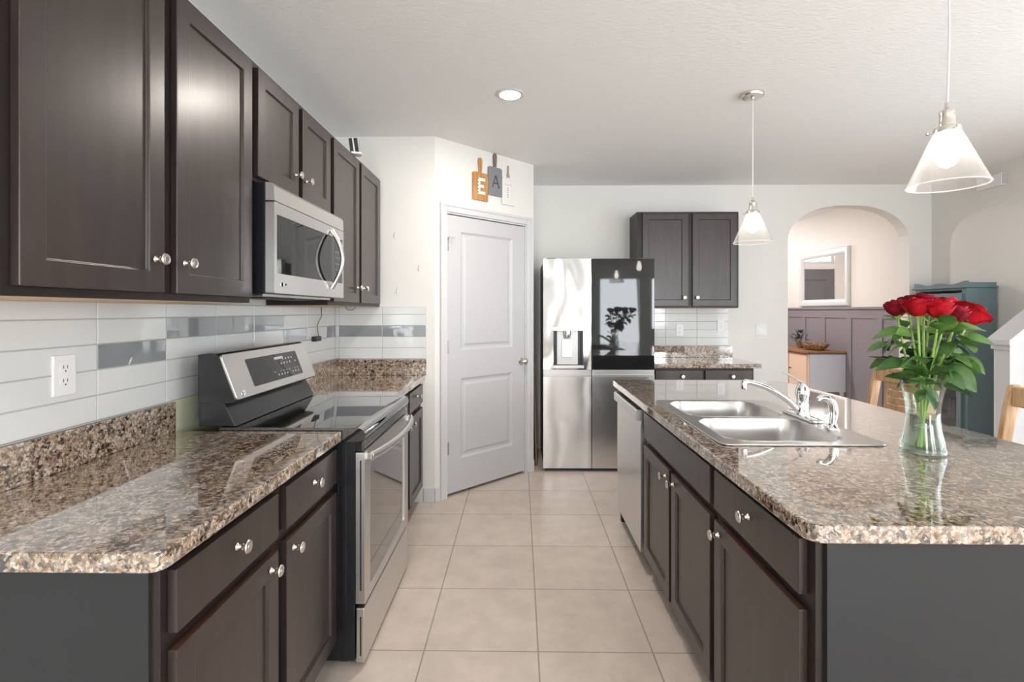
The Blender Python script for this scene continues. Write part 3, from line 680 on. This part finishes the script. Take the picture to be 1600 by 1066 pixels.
M_gp = mat('grey_plastic', (.45, .45, .44), .5)
for x0, x1 in ((-.128, -.12), (.12, .128)): bxo('side_grille', M_gp, r, (x0, x1, -.04, 0, .006, .094), bev=.002)
b = B(); lathe(b, [(.068, 0), (.068, -.018), (.058, -.034), (.03, -.036), (.001, -.036)], 28); tag(obj('smoke_detector', b, M_white, loc=(3.20, 3.78, CZ)), 'round white smoke detector on the ceiling behind the near pendant', 'smoke detector')

# ------------------------------------------------------------------ ceiling lamps and pendants
def downlight(label, x, y, z=CZ, m=None):
    r = thing('recessed_downlight', label, 'ceiling light', (x, y, z))
    b = B(); lathe(b, [(.058, -.001), (.060, -.008), (.078, -.006), (.084, 0)], 36, cap=False); obj('trim_ring', b, M_trim, r)
    b = B(); lathe(b, [(.059, -.006), (.001, -.0065)], 36); obj('lens', b, m or M_led, r)
downlight('lit round recessed light in the ceiling above the aisle', -.055, 2.943)
downlight('added unseen recessed light in the ceiling behind the camera near the range side', -.3, -.9)  # unseen fixture added for extra lighting
downlight('added unseen recessed light in the ceiling behind the camera near the sliding door', 2.4, -1.4)  # likewise added out of view for lighting
downlight('added unseen ceiling light inside the foyer beyond the arch', 2.4, 6.6, CZ, M_led2)  # unseen lamp added to brighten the foyer
def pendant(label, x, y, bend):
    r = thing('pendant_lamp', label, 'pendant lamp', (x, y, 0), 0, 'glass cone pendants over the island')
    b = B(); lathe(b, [(.062, CZ), (.062, CZ-.016), (.058, CZ-.022), (.012, CZ-.024), (.009, CZ-.034), (.005, CZ-.036)], 32); obj('canopy', b, M_nickel, r)
    b = B(); tube(b, curve_pts([(0, 0, CZ-.03), (bend*.6, 0, 2.45), (bend, 0, 2.25), (0, 0, 2.015)], 8), .003, 8); obj('cord', b, mat('clear_silver_cord', (.75, .72, .68), .3), r)
    b = B(); lathe(b, [(.006, 2.03), (.008, 2.015), (.009, 2.012), (.019, 2.005), (.021, 2.0), (.0195, 1.99), (.021, 1.965), (.022, 1.962), (.022, 1.957), (.034, 1.952), (.036, 1.948), (.036, 1.935), (.030, 1.934)], 28)
    for k in range(3):
        a_ = 2*PI*k/3+.4; tube(b, [(.035*math.cos(a_), .035*math.sin(a_), 1.941), (.046*math.cos(a_), .046*math.sin(a_), 1.941)], .0025, 6)
        lathe(b, [(.001, -.003), (.005, -.003), (.005, .003), (.001, .003)], 10, Matrix.Translation((.048*math.cos(a_), .048*math.sin(a_), 1.941)))
    obj('socket', b, M_nickel, r)
    b = B(); lathe(b, [(.030, 1.944), (.036, 1.936), (.105, 1.772), (.104, 1.769), (.1025, 1.772), (.034, 1.934)], 48, cap=False); sh = obj('glass_shade', b, M_shade, r)
    b = B(); rng = [[(( .1042+.0022*math.cos(v))*math.cos(u), (.1042+.0022*math.cos(v))*math.sin(u), 1.770+.0022*math.sin(v)) for v in [2*PI*j/6 for j in range(6)]] for u in [2*PI*i/48 for i in range(49)]]
    loft(b, rng, 0, False, False); obj('shade_rim', b, M_shaderim, sh)
    b = B(); lathe(b, [(.002, 1.825), (.018, 1.832), (.028, 1.850), (.030, 1.868), (.025, 1.888), (.015, 1.91), (.013, 1.932)], 24); obj('bulb', b, M_bulb, r)
pendant('far glass cone pendant lamp over the island, in front of the back wall', 1.345, 2.955, 0)
pendant('near glass cone pendant lamp over the island, high at the right of the view', 1.345, 1.62, .006)

# ------------------------------------------------------------------ hanging boards over the pantry door
def board(label, u, z0, w_, h_, m, letter, hm, hh, slim=False):
    o = DM @ Vector((u, -.002, z0)); r = thing('cutting_board_sign', label, 'wall sign', tuple(o), PI/4, 'cutting board signs over the pantry door')
    b = B(); n = 10; rr = .018
    out = [(0, 0), (w_, 0), (w_, h_-rr)]+[(w_-rr+rr*math.cos(a), h_-rr+rr*math.sin(a)) for a in [PI/2*k/5 for k in range(1, 6)]]
    out += [(rr-rr*math.sin(a), h_-rr+rr*math.cos(a)) for a in [PI/2*k/5 for k in range(0, 6)]]
    prism(b, [out], -.014, 0, lambda a, c, h: (a, h, c)); obj('board', b, m, r, bev=.001)
    b = B(); c = w_/2
    prof = [(.013, h_-.001), (.014, h_+.015), (.016 if not slim else .006, h_+hh*.35), (.0185 if not slim else .005, h_+hh*.75), (.016 if not slim else .004, h_+hh*.93), (.008 if not slim else .003, h_+hh)]
    out = [(c+a, z) for a, z in prof]+[(c-a, z) for a, z in prof[::-1]]
    prism(b, [out], -.013, -.001, lambda a, c_, h: (a, h, c_)); obj('board_handle', b, hm, r, bev=.001)
    letter(r, w_, h_)
    return r
def letE(r, w_, h_):
    b = B(); x0, x1 = w_*.30, w_*.78; zs = (h_*.22, h_*.80); s_ = .022
    box(b, x0, x0+s_, -.018, -.014, zs[0], zs[1])
    for z in (zs[0], (zs[0]+zs[1])/2-s_/2, zs[1]-s_): box(b, x0+s_, x1-(.012 if zs[0] < z < zs[1]-s_-.01 else 0), -.018, -.014, z, z+s_)
    o = obj('letter_e', b, M_lwhite, r, smooth=0)
    b = B(); 
    for k in range(5): box(b, x0-.003, x0+.006, -.0185, -.014, zs[0]+.01+k*.026, zs[0]+.016+k*.026)
    obj('dark_stripes', b, M_ink, o, smooth=0)
def letA(r, w_, h_):
    b = B(); c = w_*.52; zb, zt_ = h_*.28, h_*.72; 
    for s_ in (-1, 1):
        n = 8
        for k in range(n):
            t0 = k/n; t1 = (k+.75 if s_ > 0 else k+1)/n
            xa = c+s_*w_*.24*(1-t0); xb = c+s_*w_*.24*(1-t1); th = .010 if s_ > 0 else .005
            v = [(xa-th*.5, zb+(zt_-zb)*t0), (xa+th*.5, zb+(zt_-zb)*t0), (xb+th*.5, zb+(zt_-zb)*t1), (xb-th*.5, zb+(zt_-zb)*t1)]
            prism(b, [v], -.017, -.014, lambda a, d, h: (a, h, d))
    box(b, c-w_*.13, c+w_*.13, -.017, -.014, h_*.42, h_*.455); obj('letter_a', b, M_ink, r, smooth=0)
def letT(r, w_, h_):
    b = B(); rd = random.Random(2)
    box(b, w_*.22, w_*.78, -.017, -.014, h_*.70, h_*.80); box(b, w_*.42, w_*.58, -.017, -.014, h_*.24, h_*.70); o = obj('letter_t', b, M_lwhite, r, smooth=0)
    b = B()
    for k in range(5): box(b, w_*(.24+.11*k), w_*(.27+.11*k), -.0176, -.014, h_*.72, h_*(.75+.02*(k % 2)))
    for k in range(5): box(b, w_*.40, w_*(.46+.03*(k % 2)), -.0176, -.014, h_*(.28+.08*k), h_*(.30+.08*k))
    obj('dark_stripes', b, M_ink, o, smooth=0)
board('amber wood cutting board sign with a white letter E', .345, 2.232, .152, .215, M_boardo, letE, M_boardo, .115)
board('slate grey cutting board sign with a dark letter A', .502, 2.292, .145, .226, M_boardg, letA, mat('grey_brown_handle', (.20, .16, .13), .6), .11)
board('whitewashed cutting board sign with a faint letter T', .650, 2.238, .141, .222, M_boardw, letT, mat('pale_brown_handle', (.42, .32, .24), .6), .10, True)

# ------------------------------------------------------------------ bar stools at the island
def stool(label, y):
    r = thing('bar_stool', label, 'bar stool', (2.02, y, 0), 0, 'oak bar stools at the island')
    hw = .22
    b = B(); lo = rrect(-.20, .20, -.20, .20, .04); loft(b, [[(x, y_, .62) for x, y_ in lo], [(x, y_, .65) for x, y_ in lo], [(x*.96, y_*.96, .658) for x, y_ in lo]]); obj('seat', b, M_oak, r)
    for sy in (-1, 1):
        b = B(); tube(b, [(-.19, sy*.19, 0), (-.175, sy*.175, .62)], .02, 8); obj('leg', b, M_oak, r)
        # rear leg and curved back post in one piece
        pts = [(.20, 0), (.175, .35), (.168, .62), (.18, .80), (.205, .94), (.223, 1.025), (.226, 1.040)]
        wd = [.036, .038, .042, .05, .052, .046, .035]
        b = B(); loft(b, [[(x-w2/2, sy*hw-.014, z), (x+w2/2, sy*hw-.014, z), (x+w2/2, sy*hw+.014, z), (x-w2/2, sy*hw+.014, z)] for (x, z), w2 in zip(pts, wd)]); obj('leg', b, M_oak, r, bev=.006)
    b = B(); box(b, .196, .236, -hw+.012, hw-.012, .945, 1.035); obj('top_rail', b, M_oak, r, bev=.008)
    b = B(); box(b, .175, .200, -hw+.012, hw-.012, .69, .73); obj('lower_rail', b, M_oak, r, bev=.005)
    for sy in (-1, 1):
        b = B(); MM = Matrix.Translation((.187, sy*.12, .72)) @ Matrix.Rotation(math.radians(7), 4, 'Y'); obox(b, MM, -.009, .009, -.013, .013, 0, .235); obj('back_upright', b, M_oak, r, bev=.003)
    for k in range(5):
        b = B(); z = .74+k*.042; x = .189+(z-.72)*.12; box(b, x-.006, x+.006, -.108, .108, z, z+.038); obj('back_slat', b, M_oak, r, bev=.003)
    for z, a_ in ((.22, 1), (.34, 0)):
        for s_ in (-1, 1):
            b = B()
            if a_: tube(b, [(-.185, s_*.185, z), (.185, s_*.20, z)], .011, 8)
            else: tube(b, [(s_*.18, -.185, z), (s_*.18, .185, z)], .011, 8)
            obj('stretcher', b, M_oak, r)
stool('honey oak bar stool with slatted back behind the vase of roses', 2.99)
stool('honey oak bar stool at the right edge of the view, nearer than the other', 2.12)

# ------------------------------------------------------------------ china cabinet against the right wall (faces -X)
cc = thing('china_cabinet', 'teal-grey painted china cabinet with arched glass door in the corner', 'cabinet', (3.815, 4.965, 0), RI)
W, D, H_ = .575, .245, 1.575
b = B(); t = .02
box(b, 0, t, 0, D, 0, H_); box(b, W-t, W, 0, D, 0, H_); box(b, t, W-t, D-.012, D, 0, H_); box(b, t, W-t, 0, D-.012, H_-t, H_); box(b, t, W-t, 0, D-.012, .06, .08)
box(b, t, t+.035, 0, .02, .08, H_-t); box(b, W-t-.035, W-t, 0, .02, .08, H_-t); box(b, t, W-t, 0, .02, 0, .06)
obj('carcass', b, M_teal, cc, bev=.002)
for z in (.42, .72, 1.02, 1.28): bxo('shelf', M_teal2, cc, (t, W-t, .024, D-.014, z, z+.016), smooth=0)
b = B(); box(b, -.02, W+.02, -.022, D, H_, H_+.014); obj('top_moulding', b, M_teal, cc, bev=.004)
b = B(); pts = [(0, 0)]+[(W, 0)]+[(W-W*k/24, .030+.010*math.cos(4*PI*k/24)+.006*math.cos(2*PI*k/24)) for k in range(25)]
prism(b, [[(a, c+H_+.014) for a, c in pts]], -.006, .012, lambda a, c, h: (a, h, c)); box(b, W-.014, W, .012, D, H_+.014, H_+.046); obj('scalloped_crest', b, M_teal, cc, bev=.002)
b = B(); x0, x1, z0, z1 = .045, W-.045, .10, H_-.045
def archloop(a0, a1, c0, c1, r_): return [(a0, c0), (a1, c0), (a1, c1-r_)]+[((a0+a1)/2+(a1-a0)/2*math.cos(PI*k/12), c1-r_+r_*math.sin(PI*k/12)) for k in range(1, 12)]+[(a0, c1-r_)]
xm_ = (x0+x1)/2
prism(b, [[(x0, z0), (x1, z0), (x1, z1), (x0, z1)], archloop(x0+.045, xm_-.008, .78, z1-.045, .05), archloop(xm_+.008, x1-.045, .78, z1-.045, .05), [(x0+.045, z0+.05), (x1-.045, z0+.05), (x1-.045, .74), (x0+.045, .74)]], -.02, -.001, lambda a, c, h: (a, h, c))
cd_ = obj('glazed_door', b, M_teal, cc, bev=.002); bxo('glass_pane', M_pane, cd_, (x0+.04, x1-.04, -.012, -.009, z0+.04, z1-.04), smooth=0)
for y, m, l, zz in ((.335, M_navy, 'navy book standing on a low shelf of the china cabinet', .16), (.375, M_navy, 'second navy book on the low china cabinet shelf, beside the maroon one', .15), (.42, M_maroon, 'maroon book standing on a low shelf of the china cabinet', .13)):
    bb = B(); o = (3.815, 4.965-y, .436); box(bb, .05, .19, -.015, .015, 0, zz); box(bb, .055, .192, -.012, .012, .003, zz-.003, 1); tag(obj('book', bb, [m, M_lwhite], loc=o, smooth=0), l, 'book', 'books in the china cabinet')

# ------------------------------------------------------------------ sloping stair knee wall
b = B(); kx0, kx1, ky0, ky1 = 3.42, XR, 3.60, 3.72
sl = .80; zt0 = 1.16
prism(b, [[(kx0, 0), (kx1, 0), (kx1, zt0+sl*(kx1-kx0)), (kx0, zt0)]], ky0, ky1, lambda a, c, h: (a, h, c)); struct('wall_stair', b, M_trim, smooth=0)
b = B(); prism(b, [[(kx0-.03, zt0-.025), (kx1, zt0+sl*(kx1-kx0)-.001), (kx1, zt0+sl*(kx1-kx0)+.034), (kx0-.03, zt0+.012)]], ky0-.03, ky1+.03, lambda a, c, h: (a, h, c))
prism(b, [[(kx0-.012, zt0-.06), (kx1, zt0+sl*(kx1-kx0)-.05), (kx1, zt0+sl*(kx1-kx0)-.002), (kx0-.012, zt0-.012)]], ky0-.014, ky1+.014, lambda a, c, h: (a, h, c)); struct('trim_1', b, M_trim, smooth=0, bev=.003)

# ------------------------------------------------------------------ foyer furniture
mr = thing('wall_mirror', 'white framed wall mirror above the wainscot beyond the arch', 'mirror', (3.90, 7.10, 1.435), -R90)
W, H_ = 1.05, .71
b = B(); fw = .085
def rg(i, y): return [(i, y, i), (W-i, y, i), (W-i, y, H_-i), (i, y, H_-i)]
loft(b, [rg(0, 0), rg(0, -.03), rg(.012, -.04), rg(.05, -.034), rg(fw-.008, -.02), rg(fw, -.012), rg(fw, -.003)], 0, True, False); obj('mirror_frame', b, M_trim, mr, smooth=25)
bxo('mirror_glass', M_mirror, mr, (fw-.004, W-fw+.004, -.010, -.004, fw-.004, H_-fw+.004), smooth=0)
cs = thing('console_cabinet', 'small pale console cabinet with brown wooden top beyond the arch', 'cabinet', (3.45, 6.95, 0), RI)
W, D = .85, .425
b = B(); box(b, 0, W, 0, D, .41, .865); obj('console_body', b, M_consol, cs, bev=.003)
b = B(); box(b, 0, W, -.012, 0, .41, .865); obj('front_frame', b, M_cream, cs, bev=.002)
for x0, x1, kx in ((.03, .41, .38), (.44, .82, .47)):
    dd = bxo('door', M_cream, cs, (x0, x1, -.026, -.012, .44, .84), bev=.003); knob_round(dd, (kx, -.026, .66), M_blackm, .35, name='knob')
b = B(); slab(b, -.02, W+.02, -.045, D, .868, .893, (.03, .03, 0, 0), b=.003); obj('console_top', b, M_wtop, cs)
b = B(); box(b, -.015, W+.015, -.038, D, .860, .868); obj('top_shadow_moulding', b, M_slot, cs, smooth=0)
for x in (.03, W-.03):
    for y in (.03, D-.03):
        b = B(); lathe(b, [(.010, 0), (.013, .10), (.022, .33), (.026, .36), (.020, .37), (.026, .41)], 12, Matrix.Translation((x, y, 0))); obj('leg', b, M_trim, cs)
bk = thing('wicker_basket', 'shallow woven wicker basket on the console cabinet', 'basket', (3.66, 6.36, .8935))
b = B(); 
def bas(r, z, wv): return [((r+wv*math.sin(9*a))*.95*math.cos(a), (r+wv*math.sin(7*a))*1.25*math.sin(a), z+wv*1.2*math.sin(5*a)) for a in [2*PI*k/40 for k in range(40)]]
loft(b, [bas(.085, 0, 0), bas(.125, .03, .002), bas(.145, .07, .008), bas(.135, .072, .008), bas(.115, .03, .002), bas(.08, .01, 0)]); obj('basket_wall', b, M_wicker, bk)
b = B(); rd = random.Random(5)
for k in range(14):
    a_ = rd.uniform(0, 2*PI); tube(b, [(.14*math.cos(a_+.3*j)*.9, .17*math.sin(a_+.3*j), .066+.014*math.sin(j*2+k)) for j in range(5)], .004, 5)
obj('twig_rim', b, M_wicker, bk)
pp = thing('potted_plant', 'small grey-green leafy plant behind the wicker basket on the console', 'plant', (3.66, 6.70, .8935))
b = B(); lathe(b, [(.035, 0), (.05, .07), (.052, .075), (.045, .075), (.04, .06)], 20); obj('pot', b, M_wicker, pp)
def leafmesh(b, base, d, L, w_, up=Vector((0, 0, 1)), droop=.25, mi=0, fold=.18):
    d = d.normalized(); s_ = d.cross(up).normalized(); u2 = s_.cross(d).normalized(); n = 6; rows_ = []
    for i in range(n+1):
        t = i/n; ww = w_*math.sin(PI*min(1, t*.93+.05))**.8*(1-.25*t); c0 = base + d*L*t - u2*(droop*L*t*t)
        rows_.append([bm_ for bm_ in (b.verts.new(c0-s_*ww+u2*ww*fold*2), b.verts.new(c0-s_*ww*.5+u2*ww*fold*.7), b.verts.new(c0), b.verts.new(c0+s_*ww*.5+u2*ww*fold*.7), b.verts.new(c0+s_*ww+u2*ww*fold*2))])
    for a_, c_ in zip(rows_, rows_[1:]):
        for k in range(4): b.faces.new((a_[k], a_[k+1], c_[k+1], c_[k])).material_index = mi
b = B()
for k in range(42):
    a_ = rd.uniform(0, 2*PI); e = rd.uniform(.2, 1.3); d = Vector((math.cos(a_)*math.cos(e), math.sin(a_)*math.cos(e), math.sin(e))); L = rd.uniform(.05, .14)
    leafmesh(b, Vector((0, 0, .07))+d*L, d+Vector((0, 0, .1)), .05, .018)
for k in range(9):
    a_ = rd.uniform(0, 2*PI); e = rd.uniform(.4, 1.3); d = Vector((math.cos(a_)*math.cos(e), math.sin(a_)*math.cos(e), math.sin(e))); tube(b, [(0, 0, .06), Vector((0, 0, .07))+d*.12], .002, 5)
obj('foliage', b, M_plant, pp, recalc=False)

# ------------------------------------------------------------------ vase and roses
VX, VY, VZ = 1.312, 1.675, .9145
vs_ = thing('glass_vase', 'clear flared glass vase of water standing on the near island counter', 'vase', (VX, VY, VZ))
outp = [(.054, 0), (.062, .004), (.063, .014), (.059, .035), (.050, .075), (.0455, .115), (.0465, .15), (.052, .19), (.061, .225), (.069, .248)]
inp = [(r-.0035, z) for r, z in outp[::-1] if z > .02]+[(.050, .018), (.002, .016)]
b = B(); lathe(b, outp+[(.0675, .2495)]+inp, 48); obj('vase_wall', b, M_vase, vs_)
b = B(); lathe(b, [(.002, .0012), (.053, .0012), (.0605, .005), (.0605, .0135), (.05, .0155), (.002, .0155)], 40); obj('thick_foot', b, M_vasebase, vs_)
b = B(); rng = [[((.0683+.0018*math.cos(v))*math.cos(u), (.0683+.0018*math.cos(v))*math.sin(u), .2485+.0018*math.sin(v)) for v in [2*PI*j/6 for j in range(6)]] for u in [2*PI*i/48 for i in range(49)]]
loft(b, rng, 0, False, False); obj('vase_lip', b, M_vasebase, vs_)
b = B(); lathe(b, [(.002, .0185), (.049, .0195), (.0545, .035), (.0455, .075), (.041, .112), (.041, .125), (.002, .125)], 40); obj('water', b, M_water, vs_)
b = B(); rng = [[((.020+.0016*math.cos(v))*math.cos(u), (.020+.0016*math.cos(v))*math.sin(u), .085+.0016*math.sin(v)) for v in [2*PI*j/6 for j in range(6)]] for u in [2*PI*i/24 for i in range(25)]]
loft(b, rng, 0, False, False); tag(obj('rubber_band', b, M_tan2, loc=(VX, VY, VZ)), 'pale rubber band around the rose stems inside the vase', 'rubber band')
def bloom(b, c, ax, R, openn, rd):
    ax = ax.normalized(); q = Vector((0, 0, 1)).rotation_difference(ax).to_matrix()
    H0 = R*1.55
    layers = [(3, .22, .96, .0), (3, .38, 1.02, .02), (4, .53, 1.03, .05), (4, .68, 1.0, .10*openn), (5, .80, .95, .12*openn), (5, .90, .84, .22*openn)]
    for li, (n, rr, hh, fl_) in enumerate(layers):
        off = rd.uniform(0, 2*PI)
        for k in range(n):
            a0 = off+2*PI*k/n; wa = PI/n*1.6
            nu, nv = 7, 7; G = []
            tw = rd.uniform(-.08, .08); hj = hh*rd.uniform(.94, 1.05)
            for j in range(nv+1):
                v = j/nv; row = []
                prof_ = rr*R*(math.sin(min(1, v*1.25)*PI/2)**.7)*(1+fl_*max(0, v-.55)**1.3*2.2)
                if li < 3: prof_ *= (1-.25*max(0, v-.6))
                for i in range(nu+1):
                    u = i/nu*2-1
                    wid = math.sin(PI*(.16+.62*v))**.5
                    a_ = a0+u*wa*wid+tw*v+.12*v*li*0
                    zz = v*H0*hj*(1-.16*u*u*v)-fl_*.9*H0*max(0, v-.72)**1.2
                    r_ = prof_*(1+.05*u*(1 if k % 2 else -1)+.05*math.sin(5*u+k+li)*v)
                    if v > .85: r_ += fl_*.22*R*(v-.85)/.15*(1-abs(u)*.4)
                    row.append(b.verts.new(c+q @ Vector((r_*math.cos(a_), r_*math.sin(a_), zz-H0*.35))))
                G.append(row)
            for j in range(nv):
                for i in range(nu): b.faces.new((G[j][i], G[j][i+1], G[j+1][i+1], G[j+1][i]))
def rose(label, head, R, openn, m, seed, leaves, ax=None):
    rd = random.Random(seed); head = Vector(head); r = thing('red_rose', label, 'rose', (VX, VY, VZ+.02), 0, 'red roses in the glass vase')
    h = head-Vector((VX, VY, VZ+.02)); ang = math.atan2(h.y, h.x)
    foot = Vector((-.018*math.cos(ang)+rd.uniform(-.008, .008), -.018*math.sin(ang)+rd.uniform(-.008, .008), .0))
    mid1 = Vector((.006*math.cos(ang), .006*math.sin(ang), .10)); mid2 = Vector((.034*math.cos(ang), .034*math.sin(ang), .225))
    base = h-Vector((0, 0, R*.45)); 
    path = curve_pts([foot, mid1, mid2, base-(base-mid2)*.3+Vector((0, 0, -.006)), base], 6)
    ax = Vector(ax) if ax else (base-mid2).normalized()*.6+Vector((0, 0, .8))
    b = B(); tube(b, path, [.0032]*(len(path)-2)+[.0036, .0045], 8); obj('stem', b, M_stem, r)
    b = B(); bloom(b, h, ax, R, openn, rd); fo = obj('bloom', b, m, r, recalc=False, smooth=60)
    b = B(); q = Vector((0, 0, 1)).rotation_difference(ax.normalized()).to_matrix()
    cb = h-ax.normalized()*R*.46
    lathe(b, [(.004, -.010), (.0085, -.003), (.011, .004)], 10, Matrix.Translation(cb) @ q.to_4x4())
    for k in range(5):
        a_ = 2*PI*k/5+rd.random(); d = q @ Vector((math.cos(a_), math.sin(a_), rd.uniform(-.5, .9))); leafmesh(b, cb+d*.006, d, R*rd.uniform(.7, 1.0), .0055, up=ax, droop=rd.uniform(-.2, .5))
    obj('calyx', b, M_stem, r, recalc=False)
    if leaves:
        b = B()
        for k in range(leaves):
            t = rd.uniform(.48, .84); p0 = path[int(t*(len(path)-1))]; a_ = ang+rd.uniform(-1.5, 1.5); e = rd.uniform(-.75, .85)
            d = Vector((math.cos(a_)*math.cos(e), math.sin(a_)*math.cos(e), math.sin(e))); pe = p0+d*.035
            tube(b, [p0, p0+d*.02+Vector((0, 0, .004)), pe], .0013, 5)
            L = rd.uniform(.055, .085); tl = Vector((rd.uniform(-.8, .8), rd.uniform(-.8, .8), 1)); leafmesh(b, pe, d, L, L*.37, up=tl, droop=rd.uniform(.0, .6), fold=.14)
            s_ = d.cross(Vector((0, 0, 1))).normalized()
            for sg in (-1, 1):
                d2 = (d*.6+s_*sg*.8+Vector((0, 0, rd.uniform(-.2, .2)))); leafmesh(b, p0+d*.022, d2, L*.75, L*.30, up=Vector((rd.uniform(-1, 1), rd.uniform(-1, 1), .8)), droop=rd.uniform(.0, .6), fold=.14)
        obj('leaves', b, M_leaf if seed % 3 else M_leafl, r, recalc=False)
    return r
def hd(px, py, Y):
    """bloom centre from its distance and bearing"""
    u = (px-800)/795; v = -(py-486)/795; c_, s_ = math.cos(.0148), math.sin(.0148)
    d = (u*c_-s_, u*s_+c_, v); t = Y/d[1]; return (t*d[0], Y, 1.375+t*d[2])
RS = [('leftmost deep crimson rose of the bouquet with a pointed side petal', (1402, 487, 1.70), .037, .5, M_petald, 1, 5, None),
      ('large bright red rose second from the left at the front of the bouquet', (1434, 486, 1.62), .040, .8, M_petal, 2, 5, None),
      ('bright red rose in the middle front of the bouquet', (1467, 489, 1.585), .039, .8, M_petal, 4, 5, None),
      ('dark red rose just left of the widest open one', (1492, 497, 1.60), .037, .5, M_petald, 5, 5, None),
      ('widest fully open red rose at the right of the bouquet, leaning right', (1512, 497, 1.665), .045, 1.35, M_petal, 7, 6, (.55, -.15, .75))]
for l, (px, py, Y), R_, op, m, sd, nl, ax in RS: rose(l, hd(px, py, Y), R_, op, m, sd, nl, ax)
for k, (px, py, Y, R_) in enumerate(((1420, 480, 1.80, .037), (1452, 480, 1.80, .037), (1443, 477, 1.70, .038), (1478, 484, 1.72, .038), (1440, 482, 1.90, .035), (1473, 484, 1.86, .036), (1498, 490, 1.78, .038))):
    rose('red rose in the back rows of the bouquet, partly hidden by the front ones', hd(px, py, Y), R_, .8, M_petal if k % 2 else M_petald, 10+k, 5)
